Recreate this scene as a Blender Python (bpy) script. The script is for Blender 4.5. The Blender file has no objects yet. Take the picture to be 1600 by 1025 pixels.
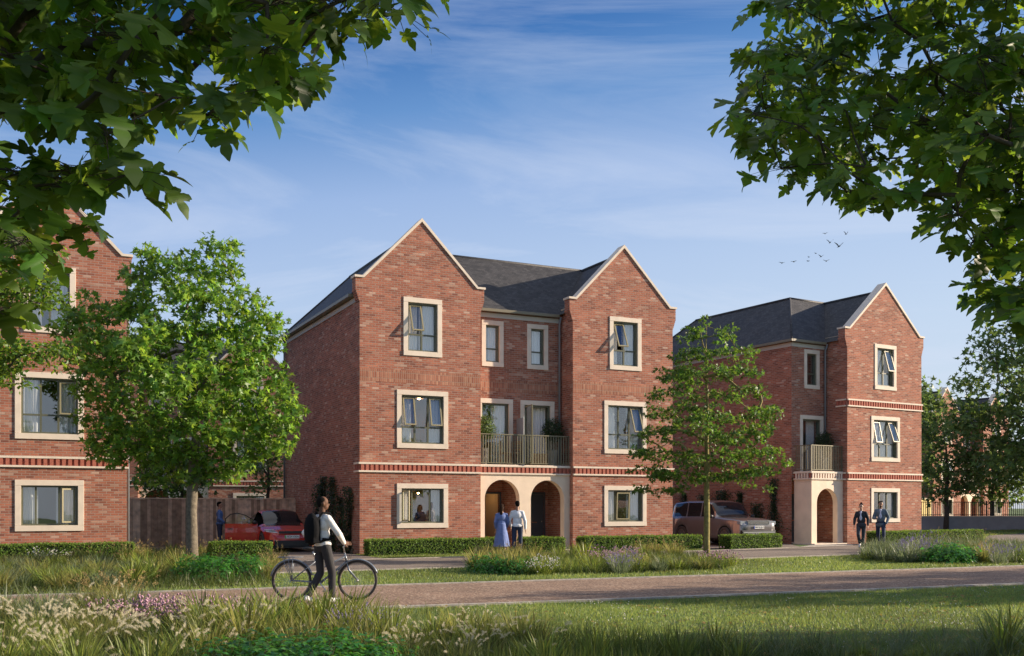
import bpy, bmesh, math, random
import numpy as np
from mathutils import Vector, Matrix, Quaternion
R = math.radians
# ------------------------------------------------------------ camera, sky, sun, exposure
sc = bpy.context.scene
col = sc.collection
cd = bpy.data.cameras.new('camera'); cam = bpy.data.objects.new('camera', cd); col.objects.link(cam)
CH = 1.6
cam.location = (0, 0, CH); cam.rotation_euler = (math.pi/2, 0, 0)
cd.sensor_width = 36; cd.lens = 36; cd.shift_y = 0.1753; cd.clip_end = 3000; cd.clip_start = .05
sc.camera = cam
SUN_EL, SUN_AZ = 17.0, 81.6          # azimuth clockwise from +Y
sd = Vector((math.sin(R(SUN_AZ))*math.cos(R(SUN_EL)), math.cos(R(SUN_AZ))*math.cos(R(SUN_EL)), math.sin(R(SUN_EL))))
sl = bpy.data.lights.new('sun', 'SUN'); sl.energy = 5.0; sl.angle = R(.5); sl.color = (1, .83, .64)
so = bpy.data.objects.new('sun', sl); col.objects.link(so); so.rotation_euler = (-sd).to_track_quat('-Z', 'Y').to_euler()
w = bpy.data.worlds.new('World'); sc.world = w; w.use_nodes = True
N = w.node_tree.nodes; Lk = w.node_tree.links.new
bg = N['Background']; bg.inputs[1].default_value = 0.09
sky = N.new('ShaderNodeTexSky'); sky.sky_type = 'NISHITA'; sky.sun_disc = False
sky.sun_elevation = R(SUN_EL); sky.sun_rotation = R(SUN_AZ); sky.air_density = 1.15; sky.dust_density = .35; sky.ozone_density = 3.0
tc = N.new('ShaderNodeTexCoord')
sep = N.new('ShaderNodeSeparateXYZ'); Lk(tc.outputs['Generated'], sep.inputs[0])
# wispy high cloud: noise over the direction projected to a flat layer
mx = N.new('ShaderNodeMath'); mx.operation = 'ADD'; mx.inputs[1].default_value = .12; Lk(sep.outputs[2], mx.inputs[0])
dv = N.new('ShaderNodeVectorMath'); dv.operation = 'DIVIDE'
cmb = N.new('ShaderNodeCombineXYZ')
for i in range(3): Lk(mx.outputs[0], cmb.inputs[i])
Lk(tc.outputs['Generated'], dv.inputs[0]); Lk(cmb.outputs[0], dv.inputs[1])
mp = N.new('ShaderNodeMapping'); mp.inputs['Scale'].default_value = (.55, 1.25, 1); mp.inputs['Rotation'].default_value = (0, 0, R(-24)); mp.inputs['Location'].default_value = (.7, .35, 0)
Lk(dv.outputs[0], mp.inputs[0])
ns = N.new('ShaderNodeTexNoise'); ns.inputs['Scale'].default_value = 1.3; ns.inputs['Detail'].default_value = 9; ns.inputs['Roughness'].default_value = .62; ns.inputs['Distortion'].default_value = 1.1
Lk(mp.outputs[0], ns.inputs['Vector'])
rp = N.new('ShaderNodeValToRGB'); rp.color_ramp.elements[0].position = .51; rp.color_ramp.elements[1].position = .86
rp.color_ramp.elements[0].color = (0, 0, 0, 1); rp.color_ramp.elements[1].color = (.7, .7, .7, 1)
Lk(ns.outputs[0], rp.inputs[0])
# clear-sky colours by height, paler towards the sun's side, over the Nishita sky
hx = N.new('ShaderNodeMath'); hx.operation = 'MULTIPLY_ADD'; hx.inputs[1].default_value = -.11; Lk(sep.outputs[0], hx.inputs[0]); Lk(sep.outputs[2], hx.inputs[2])
gr = N.new('ShaderNodeValToRGB'); e = gr.color_ramp.elements
for p_, c_ in ((.0, (.780,.860,1.0)), (.14, (.665,.80,1.02)), (.22, (.56,.715,1.0)), (.30, (.415,.585,.94)), (.37, (.155,.35,.74)), (.435, (.032,.175,.54)), (.6, (.015,.11,.42)), (1, (.03,.11,.36))):
    el_ = e.new(p_); el_.color = (*c_, 1)
e.remove(e[0]); e.remove(e[-1])
Lk(hx.outputs[0], gr.inputs[0])
gs = N.new('ShaderNodeVectorMath'); gs.operation = 'SCALE'; gs.inputs['Scale'].default_value = 5.35; Lk(gr.outputs[0], gs.inputs[0])
m1 = N.new('ShaderNodeMixRGB'); m1.inputs[0].default_value = .86; Lk(sky.outputs[0], m1.inputs[1]); Lk(gs.outputs[0], m1.inputs[2])
m2 = N.new('ShaderNodeMixRGB'); Lk(rp.outputs[0], m2.inputs[0]); Lk(m1.outputs[0], m2.inputs[1]); m2.inputs[2].default_value = (4.2, 4.7, 5.7, 1)
Lk(m2.outputs[0], bg.inputs[0])
sc.view_settings.view_transform = 'Standard'; sc.view_settings.look = 'None'; sc.view_settings.gamma = 1
sc.view_settings.exposure = 0.85
sc.cycles.max_bounces = 6; sc.cycles.transparent_max_bounces = 16; sc.cycles.use_denoising = True
rnd = random.Random(7)
# ------------------------------------------------------------ helpers
def tag(o, label=None, cat=None, group=None, kind=None):
    if label: o['label'] = label
    if cat: o['category'] = cat
    if group: o['group'] = group
    if kind: o['kind'] = kind
    return o
def empty(name, loc=(0, 0, 0), rz=0):
    o = bpy.data.objects.new(name, None); col.objects.link(o); o.location = loc; o.rotation_euler = (0, 0, rz)
    o.empty_display_size = .2
    return o
def link_mesh(me, name, mats, parent=None):
    o = bpy.data.objects.new(name, me); col.objects.link(o)
    for m in (mats if isinstance(mats, (list, tuple)) else [mats]): me.materials.append(m)
    if parent: o.parent = parent
    return o
def copy_tree(o, parent=None):
    c = o.copy(); col.objects.link(c); c.parent = parent
    for ch in list(o.children): copy_tree(ch, c)
    return c
class MB:
    def __init__(s): s.v = []; s.f = []; s.mi = []; s.m = 0; s.rot = set()
    def face(s, *pts):
        b = len(s.v); s.v += [tuple(p) for p in pts]; s.f.append(tuple(range(b, b+len(pts)))); s.mi.append(s.m)
    def box(s, x0, x1, y0, y1, z0, z1, skip=''):
        b = len(s.v)
        s.v += [(x0,y0,z0),(x1,y0,z0),(x1,y1,z0),(x0,y1,z0),(x0,y0,z1),(x1,y0,z1),(x1,y1,z1),(x0,y1,z1)]
        F = {'f':(0,1,5,4),'r':(1,2,6,5),'b':(2,3,7,6),'l':(3,0,4,7),'t':(4,5,6,7),'d':(3,2,1,0)}
        for k, q in F.items():
            if k not in skip: s.f.append(tuple(b+i for i in q)); s.mi.append(s.m)
        return s
    def obox(s, c, d, up, hw, hh, hl):      # oriented box: centre, axis dir d (len hl), up axis
        d = Vector(d).normalized(); r = d.cross(Vector(up)).normalized(); u = r.cross(d)
        c = Vector(c); b = len(s.v)
        for sz in (-1, 1):
            for sx, sy in ((-1,-1),(1,-1),(1,1),(-1,1)):
                s.v.append(tuple(c + r*hw*sx + d*hl*sy + u*hh*sz))
        for q in ((0,1,5,4),(1,2,6,5),(2,3,7,6),(3,0,4,7),(4,5,6,7),(3,2,1,0)):
            s.f.append(tuple(b+i for i in q)); s.mi.append(s.m)
    def tube(s, pts, rad, n=8, cap=True, closed=False):
        pts = [Vector(p) for p in pts]; k = len(pts)
        if not isinstance(rad, (list, tuple)): rad = [rad]*k
        b = len(s.v); up = None
        for i, p in enumerate(pts):
            if closed: t = pts[(i+1) % k]-pts[i-1]
            else: t = pts[min(i+1, k-1)]-pts[max(i-1, 0)]
            t = t.normalized() if t.length > 1e-9 else Vector((0, 0, 1))
            if up is None: up = t.orthogonal().normalized()
            up = (up-t*up.dot(t)); up = up.normalized() if up.length > 1e-6 else t.orthogonal().normalized()
            sd_ = t.cross(up)
            for j in range(n):
                a = 2*math.pi*j/n
                s.v.append(tuple(p+(up*math.cos(a)+sd_*math.sin(a))*rad[i]))
        for i in range(k if closed else k-1):
            i2 = (i+1) % k
            for j in range(n):
                j2 = (j+1) % n
                s.f.append((b+i*n+j, b+i*n+j2, b+i2*n+j2, b+i2*n+j)); s.mi.append(s.m)
        if cap and not closed:
            s.f.append(tuple(b+j for j in reversed(range(n)))); s.mi.append(s.m)
            s.f.append(tuple(b+(k-1)*n+j for j in range(n))); s.mi.append(s.m)
    def prism(s, poly, y0, y1):    # poly in (x,z), extruded along y; front at y0
        n = len(poly)
        b = len(s.v)
        s.v += [(p[0], y0, p[1]) for p in poly]+[(p[0], y1, p[1]) for p in poly]
        s.f.append(tuple(b+i for i in range(n))); s.mi.append(s.m)
        s.f.append(tuple(b+n+i for i in reversed(range(n)))); s.mi.append(s.m)
        for i in range(n):
            j = (i+1) % n; s.f.append((b+j, b+i, b+n+i, b+n+j)); s.mi.append(s.m)
    def ell(s, c, r, n=12, m=8, rot=None):
        c = Vector(c); b = len(s.v); M = rot or Matrix.Identity(3)
        if not isinstance(r, (tuple, list)): r = (r, r, r)
        s.v.append(tuple(c+M@Vector((0, 0, r[2]))))
        for i in range(1, m):
            th = math.pi*i/m
            for j in range(n):
                a = 2*math.pi*j/n
                s.v.append(tuple(c+M@Vector((r[0]*math.sin(th)*math.cos(a), r[1]*math.sin(th)*math.sin(a), r[2]*math.cos(th)))))
        s.v.append(tuple(c-M@Vector((0, 0, r[2]))))
        e = len(s.v)-1
        for j in range(n):
            s.f.append((b, b+1+j, b+1+(j+1) % n)); s.mi.append(s.m)
            s.f.append((e, e-n+(j+1) % n, e-n+j)); s.mi.append(s.m)
        for i in range(m-2):
            for j in range(n):
                p = b+1+i*n; s.f.append((p+j, p+n+j, p+n+(j+1) % n, p+(j+1) % n)); s.mi.append(s.m)
    def lathe(s, prof, c, axis='y', n=24, closed=False):   # prof: (r, h)
        b = len(s.v); c = Vector(c); k = len(prof)
        for r_, h in prof:
            for j in range(n):
                a = 2*math.pi*j/n; x, y = r_*math.cos(a), r_*math.sin(a)
                s.v.append(tuple(c+(Vector((x, h, y)) if axis == 'y' else Vector((x, y, h)) if axis == 'z' else Vector((h, x, y)))))
        for i in range(k if closed else k-1):
            i2 = (i+1) % k
            for j in range(n):
                s.f.append((b+i*n+j, b+i*n+(j+1) % n, b+i2*n+(j+1) % n, b+i2*n+j)); s.mi.append(s.m)
    def mesh(s, name):
        me = bpy.data.meshes.new(name); me.from_pydata(s.v, [], s.f)
        me.polygons.foreach_set('material_index', s.mi)
        uv = me.uv_layers.new(name='UVMap'); me.update()
        for p in me.polygons:
            n = p.normal
            if abs(n.z) > .999: t = Vector((1, 0, 0)); q = Vector((0, 1, 0))
            else: t = Vector((0, 0, 1)).cross(n).normalized(); q = n.cross(t)
            for li in p.loop_indices:
                co = me.vertices[me.loops[li].vertex_index].co
                uv.data[li].uv = (co.dot(t), co.dot(q))
        return me
    def build(s, name, mats, parent=None, smooth=False, bevel=0):
        me = s.mesh(name)
        if smooth: me.polygons.foreach_set('use_smooth', [True]*len(me.polygons))
        o = link_mesh(me, name, mats, parent)
        if bevel:
            md = o.modifiers.new('b', 'BEVEL'); md.width = bevel; md.segments = 2; md.limit_method = 'ANGLE'; md.angle_limit = R(40)
        return o
# ------------------------------------------------------------ materials
def mat(name, color, rough=.6, metal=0, noise=0, nscale=8, bump=0, bscale=60, spec=.5, coat=0):
    m = bpy.data.materials.new(name); m.use_nodes = True; t = m.node_tree; p = t.nodes['Principled BSDF']
    c = tuple(color)+(1,) if len(color) == 3 else color
    p.inputs['Base Color'].default_value = c; p.inputs['Roughness'].default_value = rough; p.inputs['Metallic'].default_value = metal
    p.inputs['Specular IOR Level'].default_value = spec; p.inputs['Coat Weight'].default_value = coat
    tcn = t.nodes.new('ShaderNodeTexCoord')
    if noise:
        n = t.nodes.new('ShaderNodeTexNoise'); n.inputs['Scale'].default_value = nscale; n.inputs['Detail'].default_value = 6
        t.links.new(tcn.outputs['Object'], n.inputs['Vector'])
        r = t.nodes.new('ShaderNodeMapRange'); r.inputs[1].default_value = .3; r.inputs[2].default_value = .7; r.inputs[3].default_value = 1-noise; r.inputs[4].default_value = 1+noise
        t.links.new(n.outputs[0], r.inputs[0])
        h = t.nodes.new('ShaderNodeHueSaturation'); h.inputs['Color'].default_value = c; t.links.new(r.outputs[0], h.inputs['Value'])
        t.links.new(h.outputs[0], p.inputs['Base Color'])
    if bump:
        n = t.nodes.new('ShaderNodeTexNoise'); n.inputs['Scale'].default_value = bscale; n.inputs['Detail'].default_value = 4
        t.links.new(tcn.outputs['Object'], n.inputs['Vector'])
        b = t.nodes.new('ShaderNodeBump'); b.inputs['Strength'].default_value = bump; b.inputs['Distance'].default_value = .01
        t.links.new(n.outputs[0], b.inputs['Height']); t.links.new(b.outputs[0], p.inputs['Normal'])
    return m
def ramp(t, cols, interp='LINEAR'):
    r = t.nodes.new('ShaderNodeValToRGB'); r.color_ramp.interpolation = interp
    e = r.color_ramp.elements
    while len(e) < len(cols): e.new(.5)
    for i, (p, c) in enumerate(cols): e[i].position = p; e[i].color = tuple(c)+(1,)
    return r
BRICKS = [(0, (.22,.080,.055)), (.10, (.29,.108,.070)), (.34, (.355,.128,.078)), (.58, (.42,.160,.097)), (.78, (.34,.120,.076)), (.92, (.44,.225,.155)), (1, (.48,.31,.235))]
def brick_mat(name, cols=BRICKS, bw=.225, bh=.075, offset=.5, mortar=(.34,.265,.215), msz=.009, rot=False):
    m = bpy.data.materials.new(name); m.use_nodes = True; t = m.node_tree; p = t.nodes['Principled BSDF']; L = t.links.new
    uv = t.nodes.new('ShaderNodeUVMap'); uv.uv_map = 'UVMap'
    b = t.nodes.new('ShaderNodeTexBrick'); b.offset = offset
    b.inputs['Color1'].default_value = (0,0,0,1); b.inputs['Color2'].default_value = (1,1,1,1); b.inputs['Mortar'].default_value = (.5,.5,.5,1)
    b.inputs['Scale'].default_value = 1; b.inputs['Mortar Size'].default_value = msz; b.inputs['Mortar Smooth'].default_value = .25
    b.inputs['Brick Width'].default_value = bw; b.inputs['Row Height'].default_value = bh; b.inputs['Bias'].default_value = 0
    L(uv.outputs[0], b.inputs['Vector'])
    r = ramp(t, cols); L(b.outputs['Color'], r.inputs[0])
    n = t.nodes.new('ShaderNodeTexNoise'); n.inputs['Scale'].default_value = 1.1; n.inputs['Detail'].default_value = 7; n.inputs['Roughness'].default_value = .6
    mpn = t.nodes.new('ShaderNodeMapping'); mpn.inputs['Scale'].default_value = (.8, 2.2, 1); L(uv.outputs[0], mpn.inputs[0]); L(mpn.outputs[0], n.inputs['Vector'])
    mr = t.nodes.new('ShaderNodeMapRange'); mr.inputs[1].default_value = .3; mr.inputs[2].default_value = .7; mr.inputs[3].default_value = .72; mr.inputs[4].default_value = 1.27; L(n.outputs[0], mr.inputs[0])
    h = t.nodes.new('ShaderNodeHueSaturation'); L(r.outputs[0], h.inputs['Color']); L(mr.outputs[0], h.inputs['Value'])
    n2 = t.nodes.new('ShaderNodeTexNoise'); n2.inputs['Scale'].default_value = 45; n2.inputs['Detail'].default_value = 3; L(uv.outputs[0], n2.inputs['Vector'])
    mr2 = t.nodes.new('ShaderNodeMapRange'); mr2.inputs[3].default_value = .8; mr2.inputs[4].default_value = 1.2; L(n2.outputs[0], mr2.inputs[0])
    h2 = t.nodes.new('ShaderNodeHueSaturation'); L(h.outputs[0], h2.inputs['Color']); L(mr2.outputs[0], h2.inputs['Value'])
    mxx = t.nodes.new('ShaderNodeMixRGB'); L(b.outputs['Fac'], mxx.inputs[0]); L(h2.outputs[0], mxx.inputs[1]); mxx.inputs[2].default_value = tuple(mortar)+(1,)
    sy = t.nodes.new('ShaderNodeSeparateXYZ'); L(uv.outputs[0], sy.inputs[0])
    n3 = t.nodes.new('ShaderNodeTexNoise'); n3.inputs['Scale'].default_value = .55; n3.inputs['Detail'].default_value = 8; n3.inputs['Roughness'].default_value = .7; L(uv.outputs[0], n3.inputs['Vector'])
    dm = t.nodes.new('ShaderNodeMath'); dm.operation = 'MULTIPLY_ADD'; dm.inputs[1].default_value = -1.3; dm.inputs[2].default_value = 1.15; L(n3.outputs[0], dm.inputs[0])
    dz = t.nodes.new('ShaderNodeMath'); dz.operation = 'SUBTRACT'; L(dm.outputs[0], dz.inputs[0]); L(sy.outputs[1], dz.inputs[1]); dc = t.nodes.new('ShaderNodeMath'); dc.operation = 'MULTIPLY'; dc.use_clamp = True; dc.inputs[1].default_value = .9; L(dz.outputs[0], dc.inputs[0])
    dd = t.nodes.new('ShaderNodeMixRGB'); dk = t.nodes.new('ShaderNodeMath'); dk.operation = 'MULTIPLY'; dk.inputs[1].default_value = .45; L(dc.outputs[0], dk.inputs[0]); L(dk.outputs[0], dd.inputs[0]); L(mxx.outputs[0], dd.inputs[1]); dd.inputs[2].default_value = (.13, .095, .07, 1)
    sr = t.nodes.new('ShaderNodeMapRange'); sr.inputs[1].default_value = .58; sr.inputs[2].default_value = .74; sr.inputs[3].default_value = 0; sr.inputs[4].default_value = .28; L(n3.outputs[0], sr.inputs[0])
    ds = t.nodes.new('ShaderNodeMixRGB'); L(sr.outputs[0], ds.inputs[0]); L(dd.outputs[0], ds.inputs[1]); ds.inputs[2].default_value = (.50, .36, .29, 1)
    L(ds.outputs[0], p.inputs['Base Color']); p.inputs['Roughness'].default_value = .88; p.inputs['Specular IOR Level'].default_value = .25
    inv = t.nodes.new('ShaderNodeMath'); inv.operation = 'SUBTRACT'; inv.inputs[0].default_value = 1; L(b.outputs['Fac'], inv.inputs[1])
    ad = t.nodes.new('ShaderNodeMath'); ad.operation = 'MULTIPLY_ADD'; L(n2.outputs[0], ad.inputs[0]); ad.inputs[1].default_value = .5; L(inv.outputs[0], ad.inputs[2])
    bp = t.nodes.new('ShaderNodeBump'); bp.inputs['Strength'].default_value = .6; bp.inputs['Distance'].default_value = .008; L(ad.outputs[0], bp.inputs['Height']); L(bp.outputs[0], p.inputs['Normal'])
    return m
M = {}
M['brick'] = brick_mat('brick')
SOLD = [(0, (.29,.105,.068)), (.4, (.36,.138,.085)), (.75, (.40,.168,.105)), (1, (.45,.22,.14))]
M['soldier'] = brick_mat('soldier_brick', cols=SOLD, bw=.075, bh=.215, offset=0, mortar=(.33,.24,.18))
M['dentil'] = mat('dentil_brick', (.42,.13,.085), .85, noise=.25, nscale=20)
M['dentil_back'] = mat('dentil_recess', (.36,.11,.075), .9)
M['stone'] = mat('cast_stone', (.76,.65,.53), .8, noise=.08, nscale=3, bump=.2, bscale=90)
M['render'] = mat('portico_stone', (.84,.68,.52), .85, noise=.07, nscale=2.5, bump=.25, bscale=120)
M['lead'] = mat('coping_top', (.52,.54,.58), .6, noise=.05)
M['frame'] = mat('olive_frame_shaded', (.115,.118,.075), .4)  # window olive with the shade of the reveals put into its colour
M['sash'] = mat('olive_sash_lit', (.30,.265,.155), .4)  # the same olive painted lighter, as the sun shows it
M['rail'] = mat('bronze_railing', (.20,.18,.115), .45, metal=.2)
M['gutter'] = mat('gutter', (.19,.17,.115), .45)
M['fascia'] = mat('fascia', (.50,.49,.46), .6)
M['pipe'] = mat('downpipe', (.20,.22,.24), .4)
M['curtain'] = mat('curtain', (.92,.85,.80), .9)
M['inner'] = mat('plaster', (.55,.42,.30), .9)
M['innerdark'] = mat('plaster_dark', (.10,.085,.075), .9)
M['woodfloor'] = mat('wood_floor', (.25,.15,.08), .5)
M['door'] = mat('door_paint', (.055,.068,.08), .4)
M['black'] = mat('black_rubber', (.018,.018,.02), .7)
M['chrome'] = mat('chrome', (.7,.7,.72), .18, metal=1)
def roof_mat():
    m = bpy.data.materials.new('slate_roof'); m.use_nodes = True; t = m.node_tree; p = t.nodes['Principled BSDF']; L = t.links.new
    uv = t.nodes.new('ShaderNodeUVMap'); uv.uv_map = 'UVMap'
    b = t.nodes.new('ShaderNodeTexBrick'); b.inputs['Color1'].default_value = (.024,.024,.027,1); b.inputs['Color2'].default_value = (.058,.056,.058,1); b.inputs['Mortar'].default_value = (.012,.012,.014,1)
    b.inputs['Scale'].default_value = 1; b.inputs['Mortar Size'].default_value = .006; b.inputs['Brick Width'].default_value = .165; b.inputs['Row Height'].default_value = .105
    L(uv.outputs[0], b.inputs['Vector'])
    n = t.nodes.new('ShaderNodeTexNoise'); n.inputs['Scale'].default_value = 1.5; n.inputs['Detail'].default_value = 8; n.inputs['Roughness'].default_value = .7; L(uv.outputs[0], n.inputs['Vector'])
    mr = t.nodes.new('ShaderNodeMapRange'); mr.inputs[1].default_value = .3; mr.inputs[2].default_value = .7; mr.inputs[3].default_value = .8; mr.inputs[4].default_value = 1.35; L(n.outputs[0], mr.inputs[0])
    h = t.nodes.new('ShaderNodeHueSaturation'); L(b.outputs[0], h.inputs['Color']); L(mr.outputs[0], h.inputs['Value']); L(h.outputs[0], p.inputs['Base Color'])
    bp = t.nodes.new('ShaderNodeBump'); bp.inputs['Strength'].default_value = .5; bp.inputs['Distance'].default_value = .01; bp.invert = True; L(b.outputs['Fac'], bp.inputs['Height']); L(bp.outputs[0], p.inputs['Normal'])
    p.inputs['Roughness'].default_value = .65; return m
M['roof'] = roof_mat()
def glass_mat(name='window_glass', tint=(.93,.96,.97), refl=.08):
    m = bpy.data.materials.new(name); m.use_nodes = True; t = m.node_tree; L = t.links.new; t.nodes.remove(t.nodes['Principled BSDF'])
    tr = t.nodes.new('ShaderNodeBsdfTransparent'); tr.inputs[0].default_value = tuple(tint)+(1,)
    g = t.nodes.new('ShaderNodeBsdfGlossy'); g.inputs['Roughness'].default_value = .015; g.inputs[0].default_value = (1,1,1,1)
    fr = t.nodes.new('ShaderNodeFresnel'); ge = t.nodes.new('ShaderNodeNewGeometry'); io = t.nodes.new('ShaderNodeMath'); io.operation = 'MULTIPLY_ADD'; io.inputs[1].default_value = -.8333; io.inputs[2].default_value = 1.5
    L(ge.outputs['Backfacing'], io.inputs[0]); L(io.outputs[0], fr.inputs[0])
    ad = t.nodes.new('ShaderNodeMath'); ad.inputs[1].default_value = refl; L(fr.outputs[0], ad.inputs[0])
    tcn = t.nodes.new('ShaderNodeTexCoord'); n = t.nodes.new('ShaderNodeTexNoise'); n.inputs['Scale'].default_value = 1.2; L(tcn.outputs['Object'], n.inputs['Vector'])
    bp = t.nodes.new('ShaderNodeBump'); bp.inputs['Strength'].default_value = .12; bp.inputs['Distance'].default_value = .02; L(n.outputs[0], bp.inputs['Height']); L(bp.outputs[0], g.inputs['Normal'])
    mxs = t.nodes.new('ShaderNodeMixShader'); L(ad.outputs[0], mxs.inputs[0]); L(tr.outputs[0], mxs.inputs[1]); L(g.outputs[0], mxs.inputs[2])
    L(mxs.outputs[0], t.nodes['Material Output'].inputs[0]); return m
M['glass'] = glass_mat()
def leaf_mat(name, base, trans, var=.35, hue=.02, rough=.45):
    m = bpy.data.materials.new(name); m.use_nodes = True; t = m.node_tree; L = t.links.new; p = t.nodes['Principled BSDF']
    at = t.nodes.new('ShaderNodeAttribute'); at.attribute_name = 'rnd'
    def hsv(c):
        v = t.nodes.new('ShaderNodeMapRange'); v.inputs[3].default_value = 1-var; v.inputs[4].default_value = 1+var; L(at.outputs['Fac'], v.inputs[0])
        hh = t.nodes.new('ShaderNodeMapRange'); hh.inputs[3].default_value = .5-hue; hh.inputs[4].default_value = .5+hue
        sp = t.nodes.new('ShaderNodeMath'); sp.operation = 'FRACT'; mu = t.nodes.new('ShaderNodeMath'); mu.operation = 'MULTIPLY'; mu.inputs[1].default_value = 7.31
        L(at.outputs['Fac'], mu.inputs[0]); L(mu.outputs[0], sp.inputs[0]); L(sp.outputs[0], hh.inputs[0])
        h = t.nodes.new('ShaderNodeHueSaturation'); h.inputs['Color'].default_value = tuple(c)+(1,); L(v.outputs[0], h.inputs['Value']); L(hh.outputs[0], h.inputs['Hue']); return h
    h1 = hsv(base); h2 = hsv(trans)
    L(h1.outputs[0], p.inputs['Base Color']); p.inputs['Roughness'].default_value = rough; p.inputs['Specular IOR Level'].default_value = .4
    tl = t.nodes.new('ShaderNodeBsdfTranslucent'); L(h2.outputs[0], tl.inputs[0])
    ads = t.nodes.new('ShaderNodeMixShader'); ads.inputs[0].default_value = .38; L(p.outputs[0], ads.inputs[1]); L(tl.outputs[0], ads.inputs[2]); L(ads.outputs[0], t.nodes['Material Output'].inputs[0]); return m
M['leaf_maple'] = leaf_mat('maple_leaf', (.06,.125,.020), (.32,.48,.035), var=.5)
M['leaf_mid'] = leaf_mat('young_maple_leaf', (.105,.21,.032), (.34,.54,.055), var=.6)
M['leaf_slim'] = leaf_mat('slim_maple_leaf', (.075,.15,.025), (.18,.32,.035), var=.5)
M['leaf_dark'] = leaf_mat('far_leaf', (.095,.15,.045), (.22,.32,.07), var=.5)
M['leaf_gloss'] = leaf_mat('glossy_leaf', (.05,.17,.03), (.14,.42,.05), rough=.3)
M['leaf_hedge'] = leaf_mat('hedge_leaf', (.13,.215,.035), (.26,.40,.05), var=.35, rough=.7)
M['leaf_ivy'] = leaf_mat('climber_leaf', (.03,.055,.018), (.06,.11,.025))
M['blade_green'] = leaf_mat('grass_blade', (.17,.215,.045), (.32,.39,.06), hue=.03, var=.5)
M['blade_yellow'] = leaf_mat('grass_blade_yellow', (.215,.215,.06), (.36,.36,.09), hue=.025, var=.5)
M['blade_grey'] = leaf_mat('grass_blade_grey', (.15,.19,.10), (.24,.29,.14), hue=.02)
M['lawn'] = leaf_mat('lawn_blade', (.20,.26,.065), (.32,.39,.085), hue=.03, var=.45)
M['plume'] = leaf_mat('plume', (.72,.66,.48), (.80,.74,.54), var=.15, hue=.01, rough=.9)
M['seed'] = leaf_mat('seed_head', (.40,.30,.13), (.45,.34,.15), var=.2, hue=.01, rough=.9)
M['pink'] = leaf_mat('pink_flower', (.62,.40,.50), (.66,.42,.52), var=.2, hue=.01, rough=.8)
M['mauve'] = leaf_mat('mauve_flower', (.40,.34,.56), (.42,.36,.6), var=.25, hue=.02, rough=.8)
M['white_fl'] = leaf_mat('white_flower', (.75,.75,.70), (.7,.7,.6), var=.15, hue=.0, rough=.8)
M['bark'] = mat('bark', (.15,.125,.09), .9, noise=.35, nscale=14, bump=.8, bscale=40)
M['bark_dark'] = mat('bark_dark', (.07,.055,.042), .9, noise=.3, nscale=12, bump=.6, bscale=40)
M['bark_lichen'] = mat('bark_lichen', (.24,.20,.065), .9, noise=.4, nscale=10, bump=.7, bscale=40)
# ------------------------------------------------------------ houses
def wall_cells(mb, P, u0, u1, z0, z1, holes):
    us = sorted({u0, u1} | {h[i] for h in holes for i in (0, 1)}); zs = sorted({z0, z1} | {h[i] for h in holes for i in (2, 3)})
    us = [u for u in us if u0 <= u <= u1]; zs = [z for z in zs if z0 <= z <= z1]
    for a, b in zip(us, us[1:]):
        for c, d in zip(zs, zs[1:]):
            mu, mz = (a+b)/2, (c+d)/2
            if any(h[0] < mu < h[1] and h[2] < mz < h[3] for h in holes): continue
            mb.face(P(a, c), P(b, c), P(b, d), P(a, d))
def front_wall(mb, s, u0, u1, z0, z1, holes, depth=.14):
    wall_cells(mb, lambda u, z: (u, s, z), u0, u1, z0, z1, holes)
    for a, b, c, d in holes:
        mb.face((a, s, c), (a, s+depth, c), (a, s+depth, d), (a, s, d)); mb.face((b, s+depth, c), (b, s, c), (b, s, d), (b, s+depth, d))
        mb.face((a, s, d), (a, s+depth, d), (b, s+depth, d), (b, s, d)); mb.face((a, s+depth, c), (a, s, c), (b, s, c), (b, s+depth, c))
SW = .17
def hole(wn): t0, t1, z0, z1 = wn[:4]; return (t0+.1, t1-.1, z0+.1, z1-.1)
def curtain_mesh(t0, t1, y, z0, z1, amp=.03, per=.11):
    mb = MB(); n = max(6, int((t1-t0)/.02)); ph = rnd.random()*6
    for i in range(n):
        a = t0+(t1-t0)*i/n; b = t0+(t1-t0)*(i+1)/n
        ya = y+amp*math.sin(2*math.pi*a/per+ph)+.01*math.sin(a*23); yb = y+amp*math.sin(2*math.pi*b/per+ph)+.01*math.sin(b*23)
        mb.face((a, ya, z0), (b, yb, z0), (b, yb, z1), (a, ya, z1))
    return mb
def sash_parts(parent, x0, x1, z0, z1, y, kind, ang):
    """opening light: hinged ring of bars with its own pane"""
    fr, gl = MB(), MB(); bw = .045
    if kind == 'top': piv = Vector((0, y, z1)); Rm = Matrix.Rotation(-R(ang), 3, 'X')
    elif kind == 'left': piv = Vector((x0, y, 0)); Rm = Matrix.Rotation(-R(ang), 3, 'Z')
    elif kind == 'right': piv = Vector((x1, y, 0)); Rm = Matrix.Rotation(R(ang), 3, 'Z')
    else: piv = Vector((0, y, z0)); Rm = Matrix.Rotation(R(ang), 3, 'X')
    for a, b, c, d in ((x0, x1, z1-bw, z1), (x0, x1, z0, z0+bw), (x0, x0+bw, z0+bw, z1-bw), (x1-bw, x1, z0+bw, z1-bw)): fr.box(a, b, y-.025, y+.02, c, d)
    gl.box(x0+bw-.005, x1-bw+.005, y-.006, y+.004, z0+bw-.005, z1-bw+.005)
    for m in (fr, gl): m.v = [tuple(piv+Rm@(Vector(v)-piv)) for v in m.v]
    s = fr.build('sash', M['sash'], parent)
    gl.build('sash_pane', M['glass'], parent)
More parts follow.
